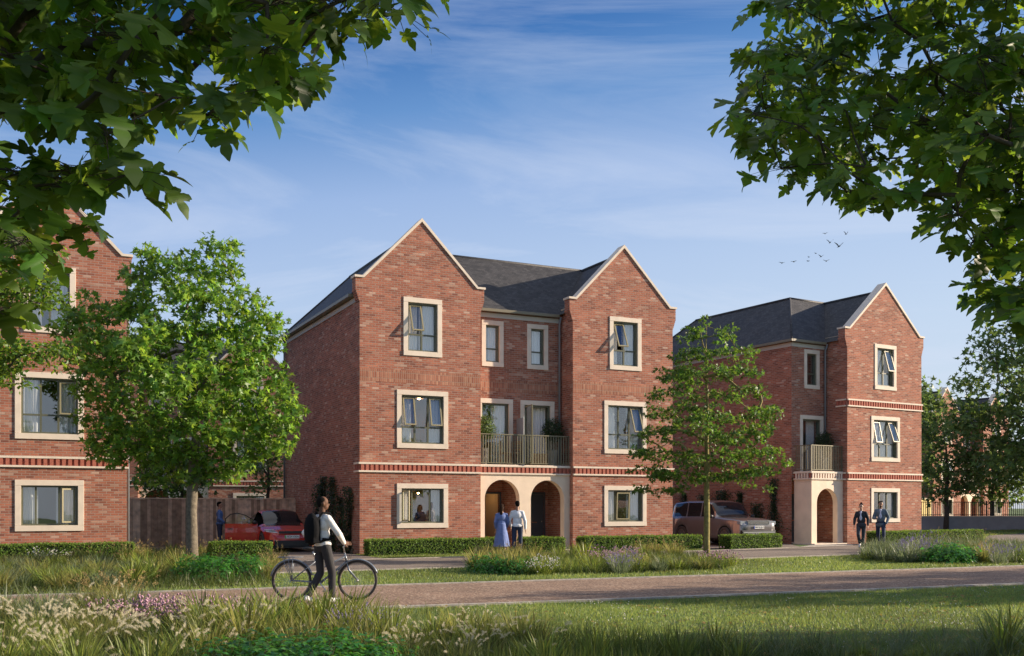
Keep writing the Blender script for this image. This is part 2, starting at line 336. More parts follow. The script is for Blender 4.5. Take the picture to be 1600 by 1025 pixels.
def window(parent, wn, s, cols, transom=None, opens=(), curtains=(), name='window'):
    t0, t1, z0, z1 = wn[:4]; a, b, c, d = t0+SW, t1-SW, z0+SW, z1-SW; y = s+.13
    fr = MB(); f = .05
    # liner ring + outer frame
    for q in ((a, b, d-f, d), (a, b, c, c+f), (a, a+f, c+f, d-f), (b-f, b, c+f, d-f)): fr.box(q[0], q[1], s+.055, s+.20, q[2], q[3])
    xs = [a+f+(b-a-2*f)*q for q in cols]; zt = c+f+(d-c-2*f)*transom if transom else None
    for x in xs[1:-1]: fr.box(x-.028, x+.028, y-.01, y+.055, c+f, d-f)
    if zt:
        for x0, x1 in zip(xs, xs[1:]): fr.box(x0+(.028 if x0 != xs[0] else 0), x1-(.028 if x1 != xs[-1] else 0), y-.008, y+.05, zt-.026, zt+.026)
    w_ = fr.build(name, M['frame'], parent)
    su = MB()
    su.box(t0, t1, s-.03, s+.052, z1-SW, z1); su.box(t0-.0, t1+.0, s-.045, s+.052, z0, z0+SW)
    su.box(t0, t0+SW, s-.028, s+.05, z0+SW+.004, z1-SW-.004); su.box(t1-SW, t1, s-.028, s+.05, z0+SW+.004, z1-SW-.004)
    su.build('surround', M['stone'], w_, bevel=.006)
    for i, (x0, x1) in enumerate(zip(xs, xs[1:])):
        rows = [(c+f, zt), (zt, d-f)] if zt else [(c+f, d-f)]
        for j, (p, q) in enumerate(rows):
            o = [k for k in opens if k[0] == i and k[1] == j]
            if o: sash_parts(w_, x0+.03, x1-.03, p+.03, q-.03, y-.02, o[0][2], o[0][3])
            else: gl = MB(); gl.box(x0+.001, x1-.001, y+.018, y+.026, p+.001, q-.001); gl.build('pane', M['glass'], w_)
    for x0, x1 in curtains: curtain_mesh(a+(b-a)*x0, a+(b-a)*x1, s+.27, z0, z1).build('curtain', M['curtain'], w_, smooth=True)
    return w_
def french_door(parent, t0, t1, z0, z1, s, opened=None):
    """glazed door with a stone architrave on three sides"""
    fr = MB(); a, b, d = t0+SW, t1-SW, z1-SW; f = .06
    for q in ((a, b, d-f, d), (a, b, z0, z0+f), (a, a+f, z0+f, d-f), (b-f, b, z0+f, d-f)): fr.box(q[0], q[1], s+.055, s+.20, q[2], q[3])
    w_ = fr.build('balcony_door', M['frame'], parent)
    su = MB(); su.box(t0, t1, s-.03, s+.052, d, z1); su.box(t0, t0+SW, s-.028, s+.05, z0, d-.004); su.box(t1-SW, t1, s-.028, s+.05, z0, d-.004)
    su.build('surround', M['stone'], w_, bevel=.006)
    if opened is None: gl = MB(); gl.box(a+f, b-f, s+.13, s+.138, z0+f, d-f); gl.build('pane', M['glass'], w_)
    else: sash_parts(w_, a+f, b-f, z0+f, d-f, s+.08, opened, 100)
    curtain_mesh(a+.5*(b-a), b-.02, s+.36, z0, z1).build('curtain', M['curtain'], w_, smooth=True)
def front_door(parent, t0, t1, s, open_=False):
    fr = MB()
    for q in ((t0-.07, t0, 0.05, 2.12), (t1, t1+.07, .05, 2.12), (t0-.07, t1+.07, 2.12, 2.2)): fr.box(q[0], q[1], s-.03, s+.12, q[2], q[3])
    fr_o = fr.build('door_frame', M['door'], parent)
    d = MB(); W_ = t1-t0
    d.box(t0+.005, t1-.005, s+.02, s+.065, .06, 2.115)
    for x in (0, 1):
        for z0, z1 in ((.22, .85), (1.12, 1.45), (1.55, 2.0)):
            a = t0+.10+x*(W_-.10)/2; b = a+(W_-.3)/2
            for q in ((a, b, z0, z0+.03), (a, b, z1-.03, z1), (a, a+.03, z0+.03, z1-.03), (b-.03, b, z0+.03, z1-.03)): d.box(q[0], q[1], s+.008, s+.02, q[2], q[3])
    if open_:
        piv = Vector((t0, s+.04, 0)); Rm = Matrix.Rotation(R(82), 3, 'Z'); d.v = [tuple(piv+Rm@(Vector(v)-piv)) for v in d.v]
    do = d.build('front_door', M['door'], fr_o)
    if not open_:
        h = MB(); h.box(t0+.30, t1-.30, s-.004, s+.006, 1.0, 1.045); h.ell((t1-.09, s-.03, 1.06), .03); h.build('handle', M['chrome'], fr_o)
def dentils(mb_s, mb_b, mb_k, x0, x1, s, z, w=.105, pitch=.17, h=.20, axis='x'):
    """two stone fillets with a row of projecting soldier bricks between"""
    def bx(m, a, b, d0, d1, c, d):
        if axis == 'x': m.box(a, b, s-d0, s+d1, c, d)
        else: m.box(s-d0, s+d1, a, b, c, d)
    bx(mb_s, x0, x1, .06, .05, z, z+.06); bx(mb_s, x0, x1, .06, .05, z+.27, z+.335)
    bx(mb_k, x0, x1, .004, .04, z+.06, z+.27)
    n = int((x1-x0)/pitch); off = ((x1-x0)-(n-1)*pitch-w)/2
    for i in range(n):
        a = x0+off+i*pitch; bx(mb_b, a, a+w, .045, .0, z+.062, z+.268)
def course(H, *a, **k):
    a_, b_, k_ = MB(), MB(), MB(); dentils(a_, b_, k_, *a, **k)
    bd = a_.build('string_course', M['stone'], H, bevel=.005); b_.build('dentil_bricks', M['dentil'], bd); k_.build('dentil_recess', M['dentil_back'], bd)
def railing(parent, t0, t1, s, z0, z1, side=None, divider=None):
    m = MB()
    def run(p, q, n):
        p, q = Vector(p), Vector(q); d = (q-p).normalized(); L_ = (q-p).length
        mid = (p+q)/2
        m.obox(mid+Vector((0, 0, z1-.02)), d, (0, 0, 1), .028, .018, L_/2); m.obox(mid+Vector((0, 0, z0+.06)), d, (0, 0, 1), .02, .012, L_/2)
        for i in range(1, n):
            c = p+(q-p)*i/n; m.obox(c+Vector((0, 0, (z0+.05+z1-.03)/2)), (0, 0, 1), d, .007, .018, (z1-.03-z0-.05)/2)
    n = int((t1-t0)/.105); run((t0, s, 0), (t1, s, 0), n)
    if side is not None: run((t0, s, 0), (t0, side, 0), int((side-s)/.105))
    for x in [t0, t1]+([divider] if divider else []): m.box(x-.022, x+.022, s-.022, s+.022, z0, z1+.0)
    return m.build('railing', M['rail'], parent)
def gable_top(brick, W, t0):
    f = .14
    def P(l): return [(t0+x, z) for x, z in l]
    brick.prism(P([(-f, 9.0), (W+f, 9.0), (W+f, 9.38), (W-.16, 9.38), (W/2, 11.52), (.16, 9.38), (-f, 9.38)]), 0, .38)
    for sg, x in ((-1, 0), (1, W)):
        for k in range(6):
            o = f*(k+1)/6*sg; z = 8.58+.07*k
            a, b = sorted((t0+x, t0+x+o)); brick.box(a, b, 0, .40, z, z+.07)
def coping(mb, W, t0):
    l = [(-.18, 9.385), (.15, 9.385), (W/2, 11.525), (W-.15, 9.385), (W+.18, 9.385), (W+.18, 9.46), (W-.11, 9.46), (W/2, 11.65), (.11, 9.46), (-.18, 9.46)]
    mb.prism([(t0+x, z) for x, z in l], -.045, .42)
EZ, RZ = 8.90, 11.30
def pendant(parent_loc, n=2): pass
def semi(name, label, loc, ang, cfg, T=12.73, D=10.66):
    H = empty(name, loc, ang); tag(H, label, 'house', 'red brick houses with pointed gables')
    W = 4.48; g2 = T-W; rc = .95
    wl = cfg['wins']
    brick = MB()
    for g0 in (0, g2):
        hs = [hole(x['r']) for x in wl if g0 <= x['r'][0] <= g0+W and x['s'] == 0]
        front_wall(brick, 0, g0, g0+W, 0, 9.0, hs)
        gable_top(brick, W, g0)
    rh = [hole(x['r']) for x in wl if x['s'] > 0]+[(4.78+.1, 6.22-.1, 3.13, 5.52), (6.53+.1, 7.97-.1, 3.13, 5.52)]
    front_wall(brick, rc, W, g2, 2.9, 9.0, rh)
    # returns, sides, back
    brick.face((W, 0, 0), (W, 2.1, 0), (W, 2.1, 9), (W, 0, 9)); brick.face((g2, 2.1, 0), (g2, 0, 0), (g2, 0, 9), (g2, 2.1, 9))
    brick.face((0, D, 0), (0, 0, 0), (0, 0, 9), (0, D, 9)); brick.face((T, 0, 0), (T, D, 0), (T, D, 9), (T, 0, 9)); brick.face((T, D, 0), (0, D, 0), (0, D, 9), (T, D, 9))
    # lobby back wall and divider
    front_wall(brick, 2.0, W, g2, 0, 2.8, [(5.2, 6.16, .05, 2.15), (7.1, 8.06, .05, 2.15)])
    brick.box(6.28, 6.46, .56, 2.0, 0, 2.8)
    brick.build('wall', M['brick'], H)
    so_ = MB()
    for a, b, s_ in ((0, W, 0), (g2, T, 0), (W, g2, rc)): so_.box(a+.0, b-.0, s_-.004, s_+.02, 5.90, 6.33)
    so_.build('soldier_course', M['soldier'], H)
    for x0, x1, s_, ax_ in ((-.05, W, 0, 'x'), (g2, T+.05, 0, 'x'), (W+.001, g2-.001, .24, 'x'), (.065, .5, 0, 'y')): course(H, x0, x1, s_, 2.80, axis=ax_)
    for g0 in (0, g2): c_ = MB(); coping(c_, W, g0); c_.build('coping', M['stone'], H)
    # portico
    p = MB(); r_ = .70; zs = 1.91
    l = [(W+.002, 0)]
    for c in (5.45, 7.31):
        l += [(c-r_, 0)]+[(c-r_*math.cos(math.pi*i/24), zs+r_*math.sin(math.pi*i/24)) for i in range(25)]+[(c+r_, 0)]
    l += [(g2-.002, 0), (g2-.002, 2.80), (W+.002, 2.80)]
    p.prism(l, .24, .54); po = p.build('portico', M['render'], H)
    q = MB(); q.box(W+.003, g2-.003, .22, rc+.02, 3.135, 3.16); q.box(W+.003, g2-.003, .55, 2.05, 2.80, 2.88); q.build('balcony_floor', M['stone'], H)
    q = MB(); q.box(W+.01, g2-.01, .0, 2.5, -.02, .05); q.build('doorstep', M['stone'], H)
    railing(H, W+.02, g2-.02, .30, 3.16, 4.28, divider=6.30)
    for x in wl: window(H, x['r'], x['s'], x['c'], x.get('t'), x.get('o', ()), x.get('k', ()))
    french_door(H, 4.78, 6.22, 3.17, 5.62, rc); french_door(H, 6.53, 7.97, 3.17, 5.62, rc, 'left')
    front_door(H, 7.1, 8.06, 2.0); front_door(H, 5.2, 6.16, 2.0, cfg.get('door_open', False))
    # interior floors and walls
    i_ = MB()
    for z in (.02, 3.0, 6.2, 9.02): i_.box(.15, T-.15, 2.15 if z < 2.9 else 1.3, D-.15, z, z+.1)
    for z in (.02, 3.0, 6.2, 9.02): i_.box(.15, W-.05, .22, 1.3 if z > 2.9 else 2.15, z, z+.1); i_.box(g2+.05, T-.15, .22, 1.3 if z > 2.9 else 2.15, z, z+.1)
    for z0 in (.13, 3.11, 6.31):
        i_.box(.16, T-.16, 4.2, 4.3, z0, z0+2.85)
        for x in (W-.16, g2+.06, 6.3): i_.box(x, x+.1, 2.2, 4.19, z0, z0+2.85)
        for x in (W-.15, g2+.05): i_.box(x, x+.1, .25, 2.19, z0, z0+2.85)
    i_.build('interior', M['inner'], H)
    f_ = MB(); f_.box(W+.1, 6.28, 3.9, 4.15, .15, 2.8); f_.build('hall_wall', M['stone'], H) if cfg.get('door_open') else None
    # roof
    r = MB(); rd = W/2; e = .16; tf = .79; st = tf+(rd+e)*(1.0); s1 = D-2.2
    for y in (0,):
        r.face((-e, D+.3, EZ), (-e, .38, EZ), (rd, .38, RZ), (rd, s1, RZ))
        r.face((rd, .38, RZ), (W+e, .38, EZ), (W+e, tf, EZ), (rd, st, RZ))
        r.face((W+e, tf, EZ), (g2-e, tf, EZ), (T-rd, st, RZ), (rd, st, RZ))
        r.face((g2-e, tf, EZ), (g2-e, .38, EZ), (T-rd, .38, RZ), (T-rd, st, RZ))
        r.face((T+e, .38, EZ), (T+e, D+.3, EZ), (T-rd, s1, RZ), (T-rd, .38, RZ))
        r.face((T+e, D+.3, EZ), (-e, D+.3, EZ), (rd, s1, RZ), (T-rd, s1, RZ))
        r.face((rd, st, RZ), (T-rd, st, RZ), (T-rd, s1, RZ), (rd, s1, RZ))
    ro = r.build('roof', M['roof'], H)
    rt = MB(); rt.tube([(rd, st+.05, RZ+.01), (T-rd, st+.05, RZ+.01)], .07, 8)
    for x in (rd, T-rd): rt.tube([(x, .40, RZ+.01), (x, s1, RZ+.01)], .07, 8)
    for x, y in ((rd, -e), (T-rd, T+e)): rt.tube([(x, s1, RZ), (y, D+.3, EZ)], .06, 8)
    rt.build('ridge_tiles', M['roof'], ro, smooth=True)
    eaves(H, [((W+.2, tf-.02), (g2-.2, tf-.02), (0, -1)), ((-e, D+.3), (-e, .42), (-1, 0)), ((T+e, .42), (T+e, D+.3), (1, 0))],
          [((W+.01, rc), (g2-.01, rc), (0, -1)), ((0, D), (0, .41), (-1, 0)), ((T, .41), (T, D), (1, 0))])
    for x, s_, z0 in ((g2-.10, rc-.09, 3.17), (-.09, D-.3, 0), (T+.09, .55, 0)):
        d = MB(); d.tube([(x, s_, z0), (x, s_, 8.55), (x, s_-.12 if x == g2-.10 else s_, 8.82)], .042, 10); d.build('downpipe', M['pipe'], H, smooth=True)
    return H
def eaves(H, gut, fas):
    g, f = MB(), MB()
    for (x0, y0), (x1, y1), (nx, ny) in gut:
        c = Vector(((x0+x1)/2+nx*.05, (y0+y1)/2+ny*.05, EZ-.06)); d = Vector((x1-x0, y1-y0, 0)); g.obox(c, d, (0, 0, 1), .055, .05, d.length/2)
        c = Vector(((x0+x1)/2-nx*.085, (y0+y1)/2-ny*.085, EZ-.05)); g.obox(c, d, (0, 0, 1), .07, .045, d.length/2)
    for (x0, y0), (x1, y1), (nx, ny) in fas:
        c = Vector(((x0+x1)/2+nx*.02, (y0+y1)/2+ny*.02, 8.69)); d = Vector((x1-x0, y1-y0, 0)); f.obox(c, d, (0, 0, 1), .018, .085, d.length/2)
    g.build('gutter', M['gutter'], H); f.build('fascia', M['fascia'], H)
T3 = (0, 1/3, 2/3, 1); T2 = (0, .5, 1)
def semi_windows(l2, l1, l0, r2, r1, r0):
    return [dict(r=(1.56, 2.99, 6.85, 8.87), s=0, c=T2, t=.34, o=l2, k=((.0, .42), (.46, 1.))), dict(r=(1.32, 3.22, 3.65, 5.66), s=0, c=T3, t=.33, o=l1, k=((.0, .3), (.66, 1.))),
            dict(r=(1.32, 3.22, .89, 2.43), s=0, c=(0, .26, .5, .74, 1)[:1]+(.26, .72, 1), o=l0, k=((0, .2), (.72, 1.))),
            dict(r=(9.84, 11.27, 6.85, 8.87), s=0, c=T2, t=.34, o=r2, k=((.0, .3), (.5, 1.))), dict(r=(9.6, 11.5, 3.65, 5.66), s=0, c=T3, t=.33, o=r1, k=((0, .3), (.64, 1.))),
            dict(r=(9.6, 11.5, .89, 2.43), s=0, c=(0, .24, .68, 1), o=r0, k=((0, .3), (.62, 1.))),
            dict(r=(4.94, 5.83, 6.8, 8.5), s=.95, c=(0, 1), t=.36, k=((0, 1.),)), dict(r=(6.81, 7.70, 6.8, 8.5), s=.95, c=(0, 1), t=.36, k=((0, 1.),))]
AC = R(25.9); ac = Vector((math.cos(AC), math.sin(AC), 0)); bc = Vector((-math.sin(AC), math.cos(AC), 0))
OC = Vector((-5.15, 34.6, 0)); OA = Vector((-11.93, 31.8, 0))-ac*12.76
HC = semi('brick_house', 'wide brick house in the middle with two pointed gables, central balcony and twin arches', OC, AC,
     dict(door_open=True, wins=semi_windows([(0, 1, 'top', 20)], [(0, 1, 'top', 13), (2, 1, 'top', 13)], [(0, 0, 'left', 62)], [(0, 1, 'top', 22)], [(2, 1, 'top', 20)], [(1, 0, 'bottom', 3)])))
HA = semi('brick_house', 'red brick gabled house at the left edge, half hidden behind the leafy trees', OA, AC,
     dict(wins=semi_windows([], [], [], [(0, 1, 'top', 6)], [(2, 1, 'top', 4)], [(2, 0, 'right', 24)])))
def detached(loc, ang):
    H = empty('brick_house', loc, ang); tag(H, 'smaller brick house on the right with one gable, one arch and corner balcony', 'house', 'red brick houses with pointed gables')
    W = 4.96; x0 = -2.09; rc = 1.23; D = 12.2; T = W
    wl = [dict(r=(1.75, 3.2, 6.85, 8.87), s=0, c=T2, t=.34, o=[(1, 1, 'top', 16)], k=((.0, 1.),)), dict(r=(1.52, 3.44, 3.65, 5.66), s=0, c=T3, t=.36, o=[(0, 1, 'top', 12), (2, 1, 'top', 20)], k=((0, .38), (.46, 1.))),
          dict(r=(1.52, 3.44, .94, 2.46), s=0, c=T3, k=((.62, 1.),)), dict(r=(-1.33, -.38, 6.82, 8.54), s=rc, c=(0, 1), t=.36, k=((0, .4),))]
    b = MB(); front_wall(b, 0, 0, W, 0, 9.0, [hole(x['r']) for x in wl[:3]]); gable_top(b, W, 0)
    front_wall(b, rc, x0, 0, 2.9, 9.0, [hole(wl[3]['r']), (-1.49, -.23, 3.13, 5.55)])
    b.face((0, 2.2, 0), (0, 0, 0), (0, 0, 9), (0, 2.2, 9)); b.face((x0, D, 0), (x0, rc, 0), (x0, rc, 9), (x0, D, 9))
    b.face((W, 0, 0), (W, D, 0), (W, D, 9), (W, 0, 9)); b.face((W, D, 0), (x0, D, 0), (x0, D, 9), (W, D, 9))
    front_wall(b, 2.2, x0, 0, 0, 2.8, [(-1.5, -.5, .05, 2.15)]); b.face((x0, rc, 0), (x0, rc+.2, 0), (x0, rc+.2, 2.9), (x0, rc, 2.9))
    b.build('wall', M['brick'], H)
    for z_ in (2.80, 6.0): course(H, 0, W+.05, 0, z_, pitch=.16, w=.085)
    course(H, .065, rc, 0, 2.80, axis='y'); course(H, .065, .6, 0, 6.0, axis='y')
    c_ = MB(); coping(c_, W, 0); c_.build('coping', M['stone'], H)
    p = MB(); c, r_, zs = -.98, .64, 1.78
    l = [(-1.94, 0), (c-r_, 0)]+[(c-r_*math.cos(math.pi*i/24), zs+r_*math.sin(math.pi*i/24)) for i in range(25)]+[(c+r_, 0), (-.002, 0), (-.002, 2.80), (-1.94, 2.80)]
    p.prism(l, .24, .50); p.box(-1.938, -1.70, .502, rc, 0, 2.80)
    po = p.build('portico', M['render'], H)
    e1, e2, e3 = MB(), MB(), MB(); dentils(e1, e2, e3, -2.0, -.006, .24, 2.802, pitch=.16, w=.085); dentils(e1, e2, e3, .302, rc-.01, -1.94, 2.802, pitch=.16, w=.085, axis='y')
    e1.build('cornice', M['stone'], po); e2.build('dentil_blocks', M['stone'], po); e3.build('dentil_recess', M['dentil_back'], po)
    q = MB(); q.box(-1.95, -.003, .23, rc+.02, 3.14, 3.165); q.box(-1.68, -.003, .51, 2.25, 2.80, 2.88); q.build('balcony_floor', M['stone'], H)
    q = MB(); q.box(-2.0, -.01, .0, 2.7, -.02, .06); q.build('doorstep', M['stone'], H)
    railing(H, -1.92, -.03, .28, 3.165, 4.29, side=rc)
    for x in wl: window(H, x['r'], x['s'], x['c'], x.get('t'), x.get('o', ()), x.get('k', ()))
    french_door(H, -1.59, -.13, 3.17, 5.65, rc); front_door(H, -1.5, -.5, 2.2)
    i_ = MB()
    for z in (.02, 3.0, 6.2, 9.02): i_.box(x0+.15, W-.15, 2.4, D-.15, z, z+.1); i_.box(.1, W-.15, .22, 2.4, z, z+.1)
    for z0 in (.13, 3.11, 6.31): i_.box(x0+.16, W-.16, 4.6, 4.7, z0, z0+2.85); i_.box(.1, .2, .25, 4.59, z0, z0+2.85)
    i_.build('interior', M['inner'], H)
    r = MB(); e = .16; tf = 1.07; st = tf+2.42; lx = x0-e+2.42; rd = W/2; s1 = D-2.2; TR = W+e
    r.face((x0-e, D+.3, EZ), (x0-e, tf, EZ), (lx, st, RZ), (lx, s1, RZ))
    r.face((x0-e, tf, EZ), (-e, tf, EZ), (rd, st, RZ), (lx, st, RZ))
    r.face((-e, tf, EZ), (-e, .38, EZ), (rd, .38, RZ), (rd, st, RZ))
    r.face((TR, .38, EZ), (TR, D+.3, EZ), (rd, s1, RZ), (rd, .38, RZ))
    r.face((TR, D+.3, EZ), (x0-e, D+.3, EZ), (lx, s1, RZ), (rd, s1, RZ)); r.face((lx, st, RZ), (rd, st, RZ), (rd, s1, RZ), (lx, s1, RZ))
    ro = r.build('roof', M['roof'], H)
    rt = MB(); rt.tube([(lx, s1, RZ+.01), (lx, st, RZ+.01), (rd, st, RZ+.01)], .06, 8); rt.tube([(rd, .4, RZ+.01), (rd, s1, RZ+.01)], .06, 8); rt.tube([(lx, st, RZ), (x0-e, tf, EZ)], .05, 8); rt.tube([(lx, s1, RZ), (x0-e, D+.3, EZ)], .05, 8)
    rt.build('ridge_tiles', M['roof'], ro, smooth=True)
    eaves(H, [((x0-e, tf), (-.2, tf), (0, -1)), ((x0-e, D+.3), (x0-e, tf-.1), (-1, 0)), ((TR, .42), (TR, D+.3), (1, 0))], [((x0, rc), (-.01, rc), (0, -1)), ((x0, D), (x0, rc), (-1, 0)), ((T, .41), (T, D), (1, 0))])
    d = MB(); d.tube([(-.10, rc-.09, 3.17), (-.10, rc-.09, 8.55), (-.10, rc-.22, 8.82)], .042, 10); d.build('downpipe', M['pipe'], H, smooth=True)
    return H
AR = R(31.1); ar = Vector((math.cos(AR), math.sin(AR), 0)); br = Vector((-math.sin(AR), math.cos(AR), 0)); OR = Vector((14.57, 44.5, 0))
HR = detached(OR, AR)
# ------------------------------------------------------------ ground, lane, paths
def gp(px, py, z=0.0):    # where the sight line through that pixel of the 1600 px photo meets the ground: used for surveying only
    Y = (CH-z)*1600/(py-793); return ((px-800)/1600*Y, Y)
def ground_mat():
    m = bpy.data.materials.new('lawn_soil'); m.use_nodes = True; t = m.node_tree; p = t.nodes['Principled BSDF']; L = t.links.new
    tcn = t.nodes.new('ShaderNodeTexCoord'); n = t.nodes.new('ShaderNodeTexNoise'); n.inputs['Scale'].default_value = .7; n.inputs['Detail'].default_value = 9; L(tcn.outputs['Object'], n.inputs['Vector'])
    n2 = t.nodes.new('ShaderNodeTexNoise'); n2.inputs['Scale'].default_value = 22; n2.inputs['Detail'].default_value = 5; L(tcn.outputs['Object'], n2.inputs['Vector'])
    a = t.nodes.new('ShaderNodeMath'); a.operation = 'ADD'; L(n.outputs[0], a.inputs[0]); L(n2.outputs[0], a.inputs[1])
    r = ramp(t, [(.35, (.045,.085,.018)), (.5, (.075,.13,.025)), (.62, (.11,.16,.035)), (.75, (.17,.16,.055))])
    h = t.nodes.new('ShaderNodeMath'); h.operation = 'MULTIPLY'; h.inputs[1].default_value = .5; L(a.outputs[0], h.inputs[0]); L(h.outputs[0], r.inputs[0]); L(r.outputs[0], p.inputs['Base Color'])
    p.inputs['Roughness'].default_value = .95; b = t.nodes.new('ShaderNodeBump'); b.inputs['Strength'].default_value = .8; b.inputs['Distance'].default_value = .03; L(n2.outputs[0], b.inputs['Height']); L(b.outputs[0], p.inputs['Normal']); return m
M['ground'] = ground_mat()
def gravel_mat(name, c1, c2, c3, sc_=55, big=.35):
    m = bpy.data.materials.new(name); m.use_nodes = True; t = m.node_tree; p = t.nodes['Principled BSDF']; L = t.links.new
    tcn = t.nodes.new('ShaderNodeTexCoord'); v = t.nodes.new('ShaderNodeTexVoronoi'); v.inputs['Scale'].default_value = sc_; L(tcn.outputs['Object'], v.inputs['Vector'])
    sp = t.nodes.new('ShaderNodeSeparateColor'); L(v.outputs['Color'], sp.inputs[0]); r = ramp(t, [(0, c1), (.45, c2), (.8, c2), (1, c3)]); L(sp.outputs[0], r.inputs[0])
    n = t.nodes.new('ShaderNodeTexNoise'); n.inputs['Scale'].default_value = big; n.inputs['Detail'].default_value = 7; n.inputs['Roughness'].default_value = .65; L(tcn.outputs['Object'], n.inputs['Vector'])
    mr = t.nodes.new('ShaderNodeMapRange'); mr.inputs[1].default_value = .3; mr.inputs[2].default_value = .7; mr.inputs[3].default_value = .75; mr.inputs[4].default_value = 1.25; L(n.outputs[0], mr.inputs[0])
    h = t.nodes.new('ShaderNodeHueSaturation'); L(r.outputs[0], h.inputs['Color']); L(mr.outputs[0], h.inputs['Value']); L(h.outputs[0], p.inputs['Base Color']); p.inputs['Roughness'].default_value = .9
    b = t.nodes.new('ShaderNodeBump'); b.inputs['Strength'].default_value = .7; b.inputs['Distance'].default_value = .006; L(v.outputs['Distance'], b.inputs['Height']); L(b.outputs[0], p.inputs['Normal']); return m
M['path'] = gravel_mat('bound_gravel', (.10,.065,.045), (.275,.172,.112), (.55,.42,.31), 34, .5)
M['path2'] = gravel_mat('drive_surface', (.12,.10,.085), (.22,.175,.14), (.34,.28,.23), 60)
M['kerb'] = mat('kerb_stone', (.40,.36,.31), .9, noise=.3, nscale=9, bump=.4)
M['soil'] = mat('soil', (.055,.04,.025), 1, noise=.4, nscale=6, bump=.6)
def struct(mb, name, m, smooth=False):
    o = mb.build(name, m, None, smooth); o['kind'] = 'structure'; return o
g = MB(); S = 900
g.face((-S, -60, 0), (S, -60, 0), (S, 1500, 0), (-S, 1500, 0)); struct(g, 'ground', M['ground'])
near = [(-60, -5.5), (-30, 4.8), (-16, 10.6), (-9, 13.3), (-5, 15.0), (-1.55, 16.4), (2.22, 17.8), (4.67, 18.8), (10.66, 21.3), (20, 25.4), (40, 34.5), (80, 55)]
far = [(-60, -.5), (-30, 9.6), (-16, 15.4), (-9, 18.3), (-7.35, 18.95), (-2.6, 20.85), (2.9, 23.1), (6.1, 24.4), (13.8, 27.7), (20, 30.4), (40, 39.6), (80, 60)]
def ribbon(A_, B_, z):
    m = MB()
    for i in range(len(A_)-1): m.face((*A_[i], z), (*A_[i+1], z), (*B_[i+1], z), (*B_[i], z))
    return m
def fine(poly, step=.8):
    out = []
    for a, b in zip(poly, poly[1:]):
        n = max(1, int(math.dist(a, b)/step)); out += [(a[0]+(b[0]-a[0])*k/n, a[1]+(b[1]-a[1])*k/n) for k in range(n)]
    return out+[poly[-1]]
# same parameter along both edges
nn = fine(near, 1e9); struct(ribbon(near, [far[min(i, len(far)-1)] for i in range(len(near))], .012), 'footpath', M['path'])
def kerb_line(poly, name, w=.13, h=.035, z=0):
    m = MB(); pts = fine(poly, .9)
    for a, b in zip(pts, pts[1:]):
        d = Vector((b[0]-a[0], b[1]-a[1], 0)); j = rnd.uniform(-.004, .004)
        m.obox(((a[0]+b[0])/2, (a[1]+b[1])/2, h/2+z+j), d, (0, 0, 1), w/2, h/2, d.length/2-.004)
    return struct(m, name, M['kerb'])
kerb_line(near, 'kerb'); kerb_line(far, 'kerb')
# second lane in front of the houses and drives between them
laneN = [(-40, 6.0), (-24, 14.5), (-12, 21.2), (-3.5, 26.1), (6.95, 31.8), (11.6, 34.6), (16.5, 38.6), (23.7, 46.5), (31, 58), (38, 72)]
laneF = [(-40, 10.8), (-24, 19.3), (-13, 25.4), (-4.6, 30.6), (7.0, 37.0), (9.7, 39.0), (13.2, 41.7), (18.3, 48.2), (24.5, 58.5), (30, 74)]
laneF = [(-40, 10.8), (-24, 19.3), (-13, 25.6), (-4.6, 31.3), (5.2, 36.6), (9.3, 39.2), (13.3, 42.2), (20.2, 50.5), (26.0, 62), (31, 74)]
struct(ribbon(laneN, laneF, .008), 'lane', M['path2']); kerb_line(laneN, 'kerb', .12, .03); kerb_line(laneF[2:], 'kerb', .12, .028)
def quad(name, pts, z, m): mb = MB(); mb.face(*[(p[0], p[1], z) for p in pts]); return struct(mb, name, m)
def loc_c(t, s): p = OC+ac*t+bc*s; return (p.x, p.y)
def loc_r(t, s): p = OR+ar*t+br*s; return (p.x, p.y)
quad('driveway', [loc_c(-7.2, -3.5), loc_c(-.15, -3.9), loc_c(-.1, 8.7), loc_c(-7.2, 8.7)], .016, M['path2'])
quad('driveway', [loc_c(12.9, -1.2), (11.5, 40.5), loc_r(-2.2, 1.2), loc_r(-2.2, 14), loc_c(12.9, 12)], .016, M['path2'])
quad('path', [loc_c(4.4, -3.2), loc_c(6.4, -3.2), loc_c(8.3, -.05), loc_c(4.5, -.05)], .017, M['path2'])
quad('path', [(11.2, 40.4), (14.2, 42.6), loc_r(.2, -.02), loc_r(-2.2, -.02)], .020, M['kerb'])

def bed_soil(pts): quad('planting_bed', pts, .004, M['soil'])  # bed soil, its dark colour also standing for shade between the clumps
# ------------------------------------------------------------ foliage tools
from mathutils.geometry import tessellate_polygon
rng = np.random.default_rng(11)
def tri_template(outline, fold=.18, droop=.22):
    v = [(x, y, fold*abs(x)-droop*y*y) for x, y in outline]
    f = [tuple(t) for t in tessellate_polygon([[Vector((x, y, 0)) for x, y in outline]])]
    return np.array(v), np.array(f)
_r = [(.02, 0), (.12, -.08), (.22, -.13), (.31, -.12), (.36, -.04), (.45, .02), (.40, .10), (.30, .15), (.44, .18), (.52, .24), (.60, .27), (.62, .37), (.60, .47), (.50, .46), (.44, .51), (.33, .47), (.20, .43), (.26, .54), (.28, .66), (.25, .74), (.19, .80), (.13, .88), (.08, .96)]
MAPLE = tri_template(_r+[(0, 1.03)]+[(-x, y) for x, y in reversed(_r)])
_s = [(.03, 0), (.42, -.08), (.26, .14), (.60, .42), (.18, .42)]
MAPLE_S = tri_template(_s+[(0, 1.0)]+[(-x, y) for x, y in reversed(_s)])
